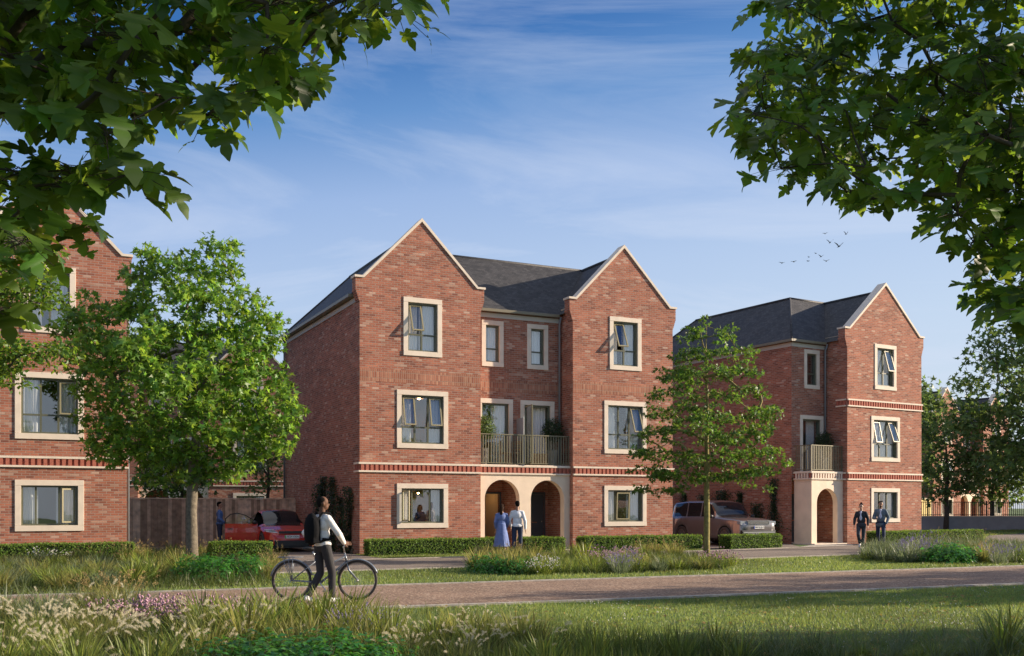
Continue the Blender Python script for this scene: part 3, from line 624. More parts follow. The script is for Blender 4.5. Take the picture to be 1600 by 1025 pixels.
LEAF = (np.array([(0, 0, 0), (.26, .42, .07), (0, 1, -.12), (-.26, .42, .07), (0, .5, 0)]), np.array([(0, 1, 4), (1, 2, 4), (0, 4, 3), (4, 2, 3)]))
DIAMOND = (np.array([(0, 0, 0), (.3, .45, .06), (0, 1, -.05), (-.3, .45, .06)]), np.array([(0, 1, 2), (0, 2, 3)]))
BLOB = (np.array([(0, 0, -.5), (.4, 0, 0), (-.2, .35, 0), (-.2, -.35, 0), (0, 0, .5)]), np.array([(0, 2, 1), (0, 3, 2), (0, 1, 3), (4, 1, 2), (4, 2, 3), (4, 3, 1)]))
def np_mesh(name, V, F, rv=None, smooth=False):
    me = bpy.data.meshes.new(name); V = np.ascontiguousarray(V, dtype=np.float32).reshape(-1, 3); F = np.ascontiguousarray(F, dtype=np.int32).reshape(-1, 3)
    me.vertices.add(len(V)); me.vertices.foreach_set('co', V.ravel())
    me.loops.add(F.size); me.loops.foreach_set('vertex_index', F.ravel())
    me.polygons.add(len(F)); me.polygons.foreach_set('loop_start', np.arange(0, F.size, 3, dtype=np.int32))
    if smooth: me.polygons.foreach_set('use_smooth', np.ones(len(F), dtype=bool))
    if rv is not None:
        at = me.attributes.new('rnd', 'FLOAT', 'FACE'); at.data.foreach_set('value', np.ascontiguousarray(rv, dtype=np.float32))
    me.update(); return me
def frames(nrm, fwd):
    """rotation matrices: local z -> nrm, local y ~ fwd"""
    z = nrm/np.linalg.norm(nrm, axis=1, keepdims=True); y = fwd-z*np.sum(fwd*z, axis=1, keepdims=True); y /= np.linalg.norm(y, axis=1, keepdims=True)+1e-9
    x = np.cross(y, z); return np.stack([x, y, z], axis=2)
def scatter(name, T, pos, nrm, fwd, size, rv=None):
    v, f = T; k = len(pos)
    Rm = frames(nrm, fwd); V = np.einsum('kij,nj->kni', Rm, v)*np.asarray(size).reshape(-1, 1, 1)+pos[:, None, :]
    F = f[None]+(np.arange(k)*len(v))[:, None, None]
    rv = rng.random(k) if rv is None else rv
    return np_mesh(name, V, F, np.repeat(rv, len(f)))
def merge_np(parts):    # [(V,F,rv)]
    Vs, Fs, Rs, o = [], [], [], 0
    for V, F, r_ in parts:
        V = V.reshape(-1, 3); Vs.append(V); Fs.append(F.reshape(-1, 3)+o); Rs.append(r_); o += len(V)
    return np.concatenate(Vs), np.concatenate(Fs), np.concatenate(Rs)
def blades(base, length, az, lean, droop, width, k=4, twist=None):
    """arching tapering blades; returns V,F,rv"""
    n = len(base); t = np.linspace(0, 1, k+1)[None, :]; L = length[:, None]
    ang = lean[:, None]+droop[:, None]*t          # angle from vertical along the blade
    st = L/k; dh = np.concatenate([np.zeros((n, 1)), np.cumsum(np.sin((ang[:, 1:]+ang[:, :-1])/2)*st, axis=1)], axis=1)
    dz = np.concatenate([np.zeros((n, 1)), np.cumsum(np.cos((ang[:, 1:]+ang[:, :-1])/2)*st, axis=1)], axis=1)
    c = np.stack([base[:, 0:1]+dh*np.cos(az)[:, None], base[:, 1:2]+dh*np.sin(az)[:, None], base[:, 2:3]+dz], axis=2)
    sa = az+np.pi/2+(rng.normal(0, .5, n) if twist is None else twist)
    side = np.stack([np.cos(sa), np.sin(sa), np.zeros(n)], axis=1)[:, None, :]
    wv = (width[:, None]*np.array([.7, 1, .9, .6, .05] if k == 4 else np.linspace(1, .05, k+1))[None, :])[:, :, None]/2
    V = np.stack([c-side*wv, c+side*wv], axis=2).reshape(n, 2*(k+1), 3)
    f = []
    for i in range(k): a = 2*i; f += [(a, a+1, a+3), (a, a+3, a+2)]
    F = np.array(f)[None]+(np.arange(n)*2*(k+1))[:, None, None]
    return V, F, np.repeat(rng.random(n), 2*k), c[:, -1]
# ------------------------------------------------------------ trees
def grow(trunk, tr, targets, seg=5, k=.5, tip=.006, bend=.25):
    P = [Vector(p) for p in trunk]; par = [-1]+list(range(len(P)-1)); paths = []; base = P[0]; top = P[-1]; nt = len(P)
    tg = sorted(targets, key=lambda c: (Vector(c)-top).length)
    arr = [tuple(p) for p in P]
    for c in tg:
        c = Vector(c); A = np.array(arr); d = np.linalg.norm(A-np.array(c), axis=1)
        cost = d+.9*np.maximum(0, A[:, 2]-c.z+.15*d); cost[:max(1, int(nt*.55))] += 50
        i = int(cost.argmin()); a = P[i]; L_ = (c-a).length
        pd = (P[i]-P[par[i]]).normalized() if par[i] >= 0 else Vector((0, 0, 1))
        prev = i; pts = [i]
        n = max(2, min(seg, int(L_/.25)+1)); j1 = Vector([rnd.gauss(0, 1) for _ in range(3)])*L_*.05
        for s in range(1, n+1):
            t = s/n; q = a.lerp(c, t)+pd*L_*bend*t*(1-t)*(1-t)*2+j1*math.sin(math.pi*t)
            P.append(q); arr.append(tuple(q)); par.append(prev); prev = len(P)-1; pts.append(prev)
        paths.append(pts)
    cnt = [0]*len(P)
    for pts in paths:
        cnt[pts[-1]] += 1
    for i in range(len(P)-1, 0, -1):
        if par[i] >= 0: cnt[par[i]] += cnt[i]
    rad = [max(tip, tip*max(1, c)**k) for c in cnt]
    for i in range(nt): rad[i] = tr[i]
    m = MB(); m.tube(P[:nt], tr, 12)
    for pts in paths:
        r = [rad[i] for i in pts]; r[0] = min(r[0], r[1]*1.15)
        m.tube([P[i] for i in pts], r, 6 if r[0] > .012 else 4, cap=False)
    return m
def in_poly(x, y, poly):
    c = False; j = len(poly)-1
    for i in range(len(poly)):
        (xi, yi), (xj, yj) = poly[i], poly[j]
        if (yi > y) != (yj > y) and x < (xj-xi)*(y-yi)/(yj-yi)+xi: c = not c
        j = i
    return c
def spray(centres, rad, per, size, up=.55, hang=.0, flat=.6, sun=0):
    """leaf positions, normals and directions gathered loosely round the cluster centres"""
    C = np.repeat(np.array(centres), per, axis=0); n = len(C)
    off = rng.normal(0, 1, (n, 3)); off /= np.linalg.norm(off, axis=1, keepdims=True); off *= (rad*rng.random(n)**.5)[:, None]; off[:, 2] *= flat
    pos = C+off; out = off/(np.linalg.norm(off, axis=1, keepdims=True)+1e-6)
    nrm = rng.normal(0, .55, (n, 3))+np.array([0, 0, up]); fwd = out+rng.normal(0, .5, (n, 3)); fwd[:, 2] -= hang
    return pos, nrm, fwd, size*rng.uniform(.65, 1.25, n)
def crown_points(poly, n, depth, cx, Y0, px=True, mind=.0, jitter=None):
    """cluster centres inside a crown whose outline is poly in (x,z) metres; depth follows a rounded section"""
    xs = [p[0] for p in poly]; zs = [p[1] for p in poly]; out = []; hw = {}
    tries = 0
    while len(out) < n and tries < 60*n:
        tries += 1
        x, z = rnd.uniform(min(xs), max(xs)), rnd.uniform(min(zs), max(zs))
        if not in_poly(x, z, poly): continue
        # distance to outline limits the depth so that the crown is rounded
        dmin = min(math.hypot(x-(a[0]+(b[0]-a[0])*t), z-(a[1]+(b[1]-a[1])*t)) for a, b in zip(poly, poly[1:]+poly[:1]) for t in (0, .5))
        dm = min(depth, .25+1.15*dmin)
        y = rnd.uniform(-1, 1)*dm
        if abs(y) < dm*.45 and rnd.random() < .45: continue
        p = (x, Y0+y, z)
        if mind and any((p[0]-q[0])**2+(p[1]-q[1])**2+(p[2]-q[2])**2 < mind*mind for q in out): continue
        out.append(p)
    return out
def poly_world(pts, Y): return [((x-800)/1600*Y, CH+(793-y)/1600*Y) for x, y in pts]
def tree(name, label, cat, group, base, trunk, tr, centres, leafT, size, per, rad, leafm, barkm, up=.55, hang=.3, flat=.7, tip=.006, k=.5, bend=.25, seg=5):
    o = empty(name, base); tag(o, label, cat, group)
    B = Vector(base); cen = [tuple(Vector(c)-B) for c in centres]; trk = [tuple(Vector(p)-B) for p in trunk]
    grow(trk, tr, cen, k=k, tip=tip, bend=bend, seg=seg).build('trunk', barkm, o, smooth=True)
    me = scatter('crown', leafT, *spray(cen, rad, per, size, up, hang, flat)); link_mesh(me, 'crown', leafm, o)
    return o
# young maple on the left
Y1 = 27.0
T1 = poly_world([(238,388),(252,380),(262,392),(266,408),(290,410),(310,386),(350,380),(372,384),(374,410),(364,432),(385,448),(402,470),(425,462),(442,470),(438,500),(425,540),(418,560),(440,578),(460,605),(466,650),(462,700),(440,710),(420,690),(408,722),(392,748),(372,752),(350,738),(318,752),(290,742),(262,752),(238,758),(212,748),(196,722),(165,722),(140,706),(150,680),(132,662),(136,632),(122,600),(98,560),(88,535),(104,490),(130,474),(150,470),(170,484),(186,480),(196,440),(200,416),(220,404)], Y1)
bx1, by1 = (300-800)/1600*Y1, Y1
c1 = crown_points(T1, 310, 2.7, bx1, Y1, mind=.34)
tree('young_maple', 'leafy young maple in full sun between the left house and the middle house', 'tree', None, (bx1, by1, 0),
     [(bx1, by1, -.05), (bx1, by1, .5), (bx1-.02, by1, 1.5), (bx1+.02, by1, 2.3), (bx1+.06, by1, 2.9), (bx1+.1, by1+.05, 3.6), (bx1+.05, by1, 4.6), (bx1-.1, by1, 5.6), (bx1-.15, by1, 6.8)], [.185, .155, .145, .145, .125, .10, .08, .05, .03],
     c1, MAPLE_S, .17, 46, .34, M['leaf_mid'], M['bark'], hang=.5, flat=.75, k=.47, tip=.007)
# slender tree in front of the middle house
Y2 = 31.0
T2 = poly_world([(1092,506),(1104,500),(1122,512),(1150,510),(1164,530),(1180,548),(1176,580),(1190,590),(1182,612),(1214,628),(1222,640),(1206,662),(1218,680),(1200,690),(1226,712),(1230,724),(1206,738),(1196,765),(1180,772),(1150,758),(1118,752),(1104,764),(1086,770),(1060,762),(1034,772),(1020,764),(990,758),(986,740),(1000,732),(988,712),(1006,706),(984,690),(1000,680),(1012,664),(1000,656),(1018,640),(1008,620),(1026,612),(1016,590),(1036,578),(1012,572),(1030,566),(1052,574),(1048,550),(1072,540),(1066,520)], Y2)
bx2 = (1104-800)/1600*Y2
c2 = [(x, y, z+.35*((1.2+.62*round((z-1.2-.12*abs(x-bx2))/.62)+.12*abs(x-bx2))-z)+rnd.gauss(0, .06)) for x, y, z in crown_points(T2, 360, 1.9, bx2, Y2, mind=.2)]
tree('slender_maple', 'slim airy young tree with a straight mossy trunk in front of the right gable', 'tree', None, (bx2, Y2, 0),
     [(bx2, Y2, -.05), (bx2, Y2, .6), (bx2+.01, Y2, 1.4), (bx2, Y2, 2.2), (bx2+.02, Y2, 2.9), (bx2, Y2, 3.6), (bx2+.03, Y2, 4.5), (bx2, Y2, 5.4), (bx2-.02, Y2, 6.3), (bx2, Y2, 7.1)], [.115, .095, .09, .085, .07, .06, .05, .035, .02, .01],
     c2, MAPLE_S, .115, 23, .25, M['leaf_slim'], M['bark_lichen'], hang=.3, flat=.5, k=.42, tip=.006, bend=.05)
# ---- overhanging maples near the camera
def near_maple(label, trunk, tr, poly, area_n, ylo, yhi, extra, size, per, group=None, leafm='leaf_maple', rad=.19):
    base = trunk[0]; o = empty('maple_tree', (base[0], base[1], 0)); tag(o, label, 'tree', 'maple trees overhanging the view'); B = Vector((base[0], base[1], 0))
    xs = [p[0] for p in poly]; ys = [p[1] for p in poly]; cs = []; tries = 0
    while len(cs) < area_n and tries < 20000:
        tries += 1; x, y = rnd.uniform(min(xs), max(xs)), rnd.uniform(min(ys), max(ys))
        if not in_poly(x, y, poly): continue
        Y = rnd.uniform(ylo, yhi); p = ((x-800)/1600*Y, Y, CH+(793-y)/1600*Y)
        if any(math.dist(p, q) < .20 for q in cs): continue
        cs.append(p)
    vis = len(cs)
    for (c, r, n) in extra:  # unseen crown clusters, added outside the view to shade the visible leaves
        m_ = 0
        while m_ < n:
            v = Vector([rnd.uniform(-1, 1) for _ in range(3)])
            if v.length > 1: continue
            p = Vector(c)+Vector((v.x*r[0], v.y*r[1], v.z*r[2]))
            if p.y > .3 and (p.x/p.y) < .53 and (p.x/p.y) > -.53 and (p.z-CH)/p.y < .53: continue
            if p.z < 2.2: continue
            cs.append(tuple(p)); m_ += 1
    cen = [tuple(Vector(c)-B) for c in cs]
    mb = grow([tuple(Vector(p)-B) for p in trunk], tr, cen, seg=7, k=.52, tip=.0042, bend=.12)
    pos, nrm, fwd, sz, prev = [], [], [], [], None
    for c in cen:      # leaves in drooping rosettes on short twigs
        c = Vector(c); ax = Vector((rnd.gauss(0, 1), rnd.gauss(0, 1), rnd.gauss(-.1, .35))).normalized()
        for q in range(per):
            a = rnd.random()*6.283; st = (ax*rnd.uniform(-.7, .9)+Vector((math.cos(a), math.sin(a), rnd.uniform(-.45, .35))))
            p = c+st.normalized()*rad*rnd.uniform(.25, 1.0)
            mb.tube([c+ax*rnd.uniform(-.06, .06), (c+p)/2+Vector((0, 0, .012)), p], [.0026, .002, .0016], 3, cap=False)
            f = (p-c).normalized()+Vector((rnd.gauss(0, .3), rnd.gauss(0, .3), -rnd.uniform(.25, 1.1)))
            n_ = Vector((0, 0, 1))*.8+(p-c).normalized()*.5+Vector((rnd.gauss(0, .45), rnd.gauss(0, .45)-.25, rnd.gauss(0, .2)))
            pos.append(p); nrm.append(n_); fwd.append(f); sz.append(size*rnd.uniform(.6, 1.2))
    mb.build('trunk', M['bark_dark'], o, smooth=True)
    link_mesh(scatter('crown', MAPLE, np.array([tuple(p) for p in pos]), np.array([tuple(p) for p in nrm]), np.array([tuple(p) for p in fwd]), np.array(sz)), 'crown', M[leafm], o)
    return o
LM = [(-260,-260),(720,-260),(655,-20),(648,35),(612,40),(560,12),(520,50),(490,35),(440,70),(482,118),(470,152),(432,150),(392,160),(368,196),(345,190),(310,178),(262,178),(228,160),(196,200),(206,262),(222,290),(200,318),(166,318),(150,368),(108,362),(76,322),(50,352),(40,430),(30,478),(-40,500),(-260,520)]
near_maple('dark maple overhanging from the top left corner, its large leaves closest to the camera', [(-4.2, 4.6, 0), (-4.15, 4.6, 1.2), (-4.05, 4.6, 2.4), (-3.9, 4.6, 3.3), (-3.6, 4.6, 4.1), (-3.4, 4.5, 4.8)], [.2, .17, .15, .13, .1, .07],
    LM, 235, 3.9, 5.6, [((-3.6, 4.2, 5.4), (2.6, 2.6, 1.8), 110), ((-2.0, 3.6, 4.6), (3.2, 2.0, 1.2), 60)], .112, 14)
RM = [(1178,10),(1210,0),(1220,-200),(1900,-260),(1900,560),(1640,520),(1575,480),(1548,482),(1552,448),(1520,430),(1538,400),(1500,398),(1462,368),(1470,340),(1440,318),(1400,308),(1368,330),(1350,318),(1300,298),(1290,280),(1255,280),(1240,262),(1212,292),(1200,262),(1180,232),(1178,205),(1140,190),(1150,168),(1180,140),(1174,100),(1190,60),(1172,40)]
near_maple('dense maple overhanging the top right corner with dark branches between its leaves', [(9.6, 8.0, 0), (9.55, 8.0, 1.5), (9.3, 7.9, 2.8), (8.9, 7.7, 3.9), (8.2, 7.5, 4.9), (7.6, 7.4, 5.8)], [.28, .24, .21, .18, .14, .1],
    RM, 430, 6.3, 9.6, [((9.5, 7.0, 5.9), (5.2, 3.6, 3.2), 190), ((6.5, 6.0, 5.6), (3.0, 2.6, 1.9), 70)], .125, 15, rad=.25)
# ------------------------------------------------------------ lawn and planting
M['blade_dark'] = leaf_mat('ground_cover_blade', (.07,.10,.022), (.13,.18,.03), hue=.03, var=.5)
def pip(P, poly):
    x, y = P[:, 0], P[:, 1]; c = np.zeros(len(P), bool); j = len(poly)-1
    for i in range(len(poly)):
        xi, yi = poly[i]; xj, yj = poly[j]
        m = ((yi > y) != (yj > y)) & (x < (xj-xi)*(y-yi)/(yj-yi+1e-12)+xi); c ^= m; j = i
    return c
def sample(poly, n, near=0.0):
    xs = [p[0] for p in poly]; ys = [p[1] for p in poly]; out = []; k = 0
    while k < n:
        u = rng.random(n*3); y = min(ys)+(max(ys)-min(ys))*u**(1+near); P = np.stack([rng.uniform(min(xs), max(xs), n*3), y], 1); P = P[pip(P, poly)]
        out.append(P); k += len(P)
    return np.concatenate(out)[:n]
def lawn(name, label, poly, n, h, wd, matn, near=0.0, cat='grass'):
    P = sample(poly, n, near); b = np.concatenate([P, np.zeros((n, 1))], 1)
    az = rng.random(n)*6.283; ln = rng.uniform(0, .9, n); L_ = h*rng.uniform(.5, 1.35, n)
    # patchy height
    L_ *= .75+.5*(np.sin(P[:, 0]*1.7+np.sin(P[:, 1]*2.3)*1.4)*.5+.5)
    tipv = b+np.stack([np.cos(az)*np.sin(ln)*L_, np.sin(az)*np.sin(ln)*L_, np.cos(ln)*L_], 1)
    sa = rng.random(n)*6.283; side = np.stack([np.cos(sa), np.sin(sa), np.zeros(n)], 1)*wd/2
    V = np.stack([b-side, b+side, tipv], 1); F = np.arange(n*3).reshape(n, 3)
    rv = np.clip(rng.normal(.5, .2, n)+.22*np.sin(P[:, 0]*.9+1.3*np.sin(P[:, 1]*.8)), 0, 1)
    o = link_mesh(np_mesh(name, V, F, rv), name, M[matn]); tag(o, label, cat, None, 'stuff'); return o
LN = [(-3.6, 15.35), (-1.55, 16.25), (2.22, 17.65), (4.67, 18.65), (10.66, 21.1), (13, 22), (11, 17), (6, 10), (5, 8), (-4.5, 8), (-6, 12)]
lawn('lawn_grass', 'sunlit green lawn in front of the footpath', LN, 170000, .050, .011, 'lawn', near=.5)
VG = [(-9, 18.6), (-7.35, 19.15), (-2.6, 21.05), (2.9, 23.3), (6.1, 24.6), (13.8, 27.9), (22, 31.6), (27, 44), (22.5, 43.5), (16.0, 36.8), (11.6, 34.2), (6.95, 31.4), (-3.5, 25.8), (-12, 20.9), (-16, 18.6), (-16, 15.8)]
lawn('verge_grass', 'strip of green grass between the footpath and the lane', VG, 90000, .06, .018, 'lawn')
lawn('front_grass', 'narrow green strip of grass along the hedges of the middle house', [loc_c(-.2, -2.6), loc_c(4.3, -2.7), loc_c(4.3, -.05), loc_c(-.2, -.05)], 14000, .05, .02, 'lawn')
lawn('front_grass', 'strip of grass behind the hedge right of the middle archways', [loc_c(8.4, -2.1), loc_c(12.9, -1.9), loc_c(12.9, -.05), loc_c(8.4, -.05)], 12000, .05, .02, 'lawn')
lawn('far_grass', 'shaded grass before the low wall at the right edge', [(19.2, 50), (21, 46), (27, 58), (36, 68), (36, 71.5), (27, 71.5)], 22000, .09, .05, 'lawn')
def spots(name, label, poly, n, T, size, matn, z=.03, near=.4, cat='flowers'):
    P = sample(poly, n, near); c = P[::6][:max(1, n//6)]; P = np.repeat(c, 6, axis=0); P = P+rng.normal(0, .13, P.shape); n = len(P); P = P[pip(P, poly)]; n = len(P)
    pos = np.concatenate([P, rng.uniform(z*.5, z*1.3, (n, 1))], 1)
    me = scatter(name, T, pos, rng.normal(0, .3, (n, 3))+[0, 0, 1], rng.normal(0, 1, (n, 3)), size*rng.uniform(.6, 1.3, n)); o = link_mesh(me, name, M[matn]); tag(o, label, cat, None, 'stuff')
M['fallen'] = leaf_mat('fallen_leaf', (.36,.27,.07), (.3,.2,.05), var=.3)
spots('daisies', 'small white daisies dotted over the front lawn', LN, 600, BLOB, .024, 'white_fl', .05)
spots('fallen_leaves', 'yellow fallen leaves lying on the front lawn', LN, 1500, DIAMOND, .06, 'fallen', .045, cat='leaves')
# clump prototypes
WM = [1.0]
def clump_blades(n, r, L_, lean, droop, width, k=4):
    n = int(n/WM[0]); width = width*WM[0]*1.1
    a = rng.random(n)*6.283; rr = r*rng.random(n)**.6; base = np.stack([np.cos(a)*rr, np.sin(a)*rr, np.zeros(n)-.02], 1)
    az = a+rng.normal(0, .6, n); ln = np.abs(rng.normal(0, 1, n))*lean*.55+lean*.25*rng.random(n)
    return blades(base, L_*rng.uniform(.55, 1.1, n), az, ln, droop*rng.uniform(.3, 1.3, n), width*rng.uniform(.7, 1.3, n), k)
def heads(stem_tips, stems_dir, n_hair, L_, rad, T=DIAMOND, size=.03):
    """bottle-brush heads at the stem tips"""
    k = len(stem_tips); t = rng.random((k, n_hair)); a = rng.random((k, n_hair))*6.283
    d = stems_dir/np.linalg.norm(stems_dir, axis=1, keepdims=True); o1 = np.cross(d, [0, 0, 1.0]); o1 /= np.linalg.norm(o1, axis=1, keepdims=True)+1e-6; o2 = np.cross(d, o1)
    rr = rad*np.sin(np.pi*(.1+.85*t))
    rad_v = o1[:, None, :]*np.cos(a)[..., None]+o2[:, None, :]*np.sin(a)[..., None]
    curve = np.array([0, 0, -1.0])*(t[..., None]**2)*L_*.35
    pos = stem_tips[:, None, :]+d[:, None, :]*(t[..., None]*L_)+curve+rad_v*rr[..., None]*.4
    fwd = rad_v*.8+d[:, None, :]*1.3; nrm = rng.normal(0, 1, (k*n_hair, 3))
    return pos.reshape(-1, 3), nrm, fwd.reshape(-1, 3), np.full(k*n_hair, size)*rng.uniform(.7, 1.3, k*n_hair)
def proto(kind, seed):
    """returns list of (part_name, mesh, material)"""
    if kind == 'tussock': V, F, r_, _ = clump_blades(120, .12, .80, .75, .55, .022); return [('tussock', np_mesh('tussock', V, F, r_), M['blade_yellow' if seed % 2 else 'blade_green'])]
    if kind == 'spiky':
        A_ = clump_blades(95, .12, .80, .7, .5, .026); return [('spiky', np_mesh('spiky', *A_[:3]), M['blade_green'])]
    if kind == 'fine': V, F, r_, _ = clump_blades(260, .20, .52, .75, .95, .011); return [('fine', np_mesh('fine', V, F, r_), M[['blade_green', 'blade_grey', 'blade_yellow'][seed % 3]])]
    if kind == 'seed':
        V, F, r_, _ = clump_blades(170, .14, .72, .6, .6, .015); s = clump_blades(30, .08, .92, .45, .35, .006)
        d = s[3]-s[3]*[1, 1, .2]+[0, 0, .4]; d = np.stack([s[3][:, 0], s[3][:, 1], np.full(len(s[3]), .5)], 1)
        p = heads(s[3]-[0, 0, .10], d, 16, .16, .03, DIAMOND, .03)
        return [('seed', np_mesh('g', V, F, r_), M['blade_green' if seed == 1 else 'blade_yellow']), ('stalks', np_mesh('s', *s[:3]), M['blade_yellow']), ('seed_heads', scatter('h', DIAMOND, *p), M['seed'])]
    if kind == 'plume':
        V, F, r_, _ = clump_blades(230, .18, .58, .75, .9, .011); q_ = 0; s = clump_blades(15, .12, .82, .55, .8, .006)
        d = np.stack([s[3][:, 0]*1.0, s[3][:, 1]*1.0, np.full(len(s[3]), .42)], 1)
        p = heads(s[3]-[0, 0, .02], d, 120, .13, .013, HAIR, .027)
        return [('plume_grass', np_mesh('g', V, F, r_), M['blade_yellow' if seed == 1 else 'blade_green']), ('stalks', np_mesh('s', *s[:3]), M['blade_yellow']), ('plumes', scatter('h', HAIR, *p), M['plume'])]
    if kind == 'wispy':
        V, F, r_, _ = clump_blades(60, .16, .85, .55, .9, .006, 4); s = clump_blades(14, .12, .95, .45, .8, .004)
        p = heads(s[3], np.stack([s[3][:, 0], s[3][:, 1], np.full(len(s[3]), -.1)], 1), 12, .12, .02, DIAMOND, .018)
        return [('wispy', np_mesh('g', V, F, r_), M['blade_grey']), ('stalks', np_mesh('s', *s[:3]), M['blade_grey']), ('seed_heads', scatter('h', DIAMOND, *p), M['seed'])]
    if kind == 'shrub':
        n = 620; v = rng.normal(0, 1, (n, 3)); v[:, 2] = np.abs(v[:, 2]); v /= np.linalg.norm(v, axis=1, keepdims=True); rr = rng.uniform(.6, 1.05, n)[:, None]
        lump = 1+.18*np.sin(v[:, 0:1]*9+seed)*np.cos(v[:, 1:2]*8+seed)
        pos = v*rr*lump*[.48, .48, .44]
        nr = v*.7+[0, 0, .8]+rng.normal(0, .35, (n, 3)); fw = v+rng.normal(0, .8, (n, 3))
        m = MB()
        for i in range(26):
            d = v[i]*[.42, .42, .4]; m.tube([(0, 0, -.02), tuple(d*.5+[0, 0, .03]), tuple(d)], [.008, .005, .003], 4, cap=False)
        return [('shrub', scatter('l', LEAF, pos, nr, fw, .10*rng.uniform(.6, 1.2, n)), M['leaf_gloss']), ('stems', m.mesh('st'), M['bark_dark'])]
    if kind in ('pink', 'lavender', 'whiteflower'):
        s = clump_blades(170, .2, .42 if kind != 'lavender' else .58, .65, .35, .007); n = len(s[3]); mt = {'pink': 'pink', 'lavender': 'mauve', 'whiteflower': 'white_fl'}[kind]
        q = rng.integers(0, n, 90); d = np.stack([s[3][q, 0]*.6, s[3][q, 1]*.6, np.full(len(q), .5)], 1)
        p = heads(s[3][q], d, 9 if kind != 'lavender' else 14, .03 if kind != 'lavender' else .10, .02 if kind != 'lavender' else .011, BLOB, .026 if kind != 'lavender' else .016)
        return [('flowering_plant', np_mesh('g', *s[:3]), M['blade_grey' if kind == 'lavender' else 'blade_green']), ('flowers', scatter('h', BLOB, *p), M[mt])]
HAIR = (np.array([(-.045, 0, 0), (.045, 0, 0), (.03, .7, .02), (0, 1, 0), (-.03, .7, .02)]), np.array([(0, 1, 2), (0, 2, 4), (4, 2, 3)]))
NAMES = {'tussock': ('grass_tussock', 'ornamental grass'), 'spiky': ('grass_tussock', 'ornamental grass'), 'fine': ('grass_clump', 'ornamental grass'), 'seed': ('golden_grass', 'ornamental grass'), 'plume': ('plume_grass', 'ornamental grass'), 'wispy': ('wispy_grass', 'ornamental grass'), 'shrub': ('leafy_shrub', 'shrub'), 'pink': ('pink_flower_plant', 'flowering plant'), 'lavender': ('lavender', 'flowering plant'), 'whiteflower': ('white_flower_plant', 'flowering plant')}
PC = {}
def clump(kind, x, y, label, group, sc_=1.0, seed=None, tilt=0):
    seed = rnd.randrange(3) if seed is None else seed; far_ = y > 17; key = (kind, seed, far_); WM[0] = 1.7 if far_ else 1.0
    if key not in PC: PC[key] = proto(kind, seed)
    parts = PC[key]; nm, cat = NAMES[kind]
    root = None
    for i, (pn, me, mt) in enumerate(parts):
        if not me.materials: me.materials.append(mt)
        o = bpy.data.objects.new(nm if i == 0 else pn, me); col.objects.link(o)
        if i == 0: root = o
        else: o.parent = root
    s = sc_*rnd.uniform(.82, 1.12)*{'seed': .74, 'plume': .80, 'tussock': .82, 'fine': .82, 'spiky': .86, 'wispy': .9}.get(kind, 1.0); root.location = (x, y, 0); root.rotation_euler = (0, 0, rnd.random()*6.283); root.scale = (s, s, s*rnd.uniform(.92, 1.08))
    tag(root, label, cat, group, 'thing'); return root
def patch(kind, poly, n, label, group, sc_=1.0, mind=.35, seed=None):
    out = []; tries = 0; P = sample(poly, 2500)
    for p in P:
        if len(out) >= n: break
        if any(math.dist(p, q) < mind for q in out): continue
        out.append(tuple(p)); clump(kind, p[0], p[1], label, group, sc_, seed)
def gpoly(*pts): return [gp(*p) for p in pts]
def pot(*px): return gp(*px)
# --- bed left of centre behind the footpath
bed_soil(gpoly((-60, 935), (120, 925), (420, 915), (440, 888), (420, 868), (300, 862), (-60, 866)))
bed_soil(gpoly((738, 893), (800, 899), (900, 898), (1130, 891), (1152, 880), (1100, 872), (1000, 872), (760, 874)))
bed_soil(gpoly((1345, 876), (1450, 880), (1620, 880), (1620, 856), (1540, 852), (1400, 858), (1350, 866)))
bed_soil([(-9.5, 12.2), (-4.5, 14.6), (-2.6, 14.2), (-1.2, 12.6), (.5, 11.6), (3.5, 11.0), (6.0, 11.4), (6, 8), (-7, 7)])
lawn('bed_cover', 'mixed low grass covering the bed left of the bicycle', gpoly((-60, 935), (120, 925), (420, 915), (440, 888), (420, 868), (300, 862), (-60, 866)), 26000, .26, .014, 'blade_dark', cat='ground cover')
patch('fine', gpoly((-50, 928), (100, 920), (200, 917), (215, 895), (120, 880), (-50, 885)), 46, 'soft fine-leaved grass clump along the footpath at the left edge', 'fine grasses along the left footpath', 1.15, .55)
patch('seed', gpoly((100, 880), (210, 893), (420, 885), (420, 872), (330, 868), (100, 868)), 26, 'golden seeding grass around the foot of the young maple', 'golden grasses around the young maple', .95, .75)
patch('tussock', gpoly((205, 915), (300, 905), (290, 885), (215, 888)), 16, 'arching yellow-green tussock left of the glossy shrubs by the path', 'tussocks left of the glossy shrubs', .9, .5)
patch('seed', gpoly((395, 908), (440, 905), (440, 878), (405, 880)), 8, 'golden grass just behind the rear wheel of the bicycle', 'golden grasses behind the rear wheel', .85, .5)
for x, y, s in ((303, 905, 1.05), (330, 908, 1.15), (352, 902, 1.2), (378, 904, 1.25), (318, 896, 1.0), (392, 896, 1.0)):
    q = gp(x, y); clump('shrub', q[0], q[1], 'low glossy green shrub beside the footpath left of the bicycle', 'glossy shrubs left of the bicycle', s)
patch('whiteflower', gpoly((60, 882), (100, 880), (110, 873), (60, 873)), 4, 'pale flowering plant near the left hedge', 'pale flowers near the left hedge', 1, .5)
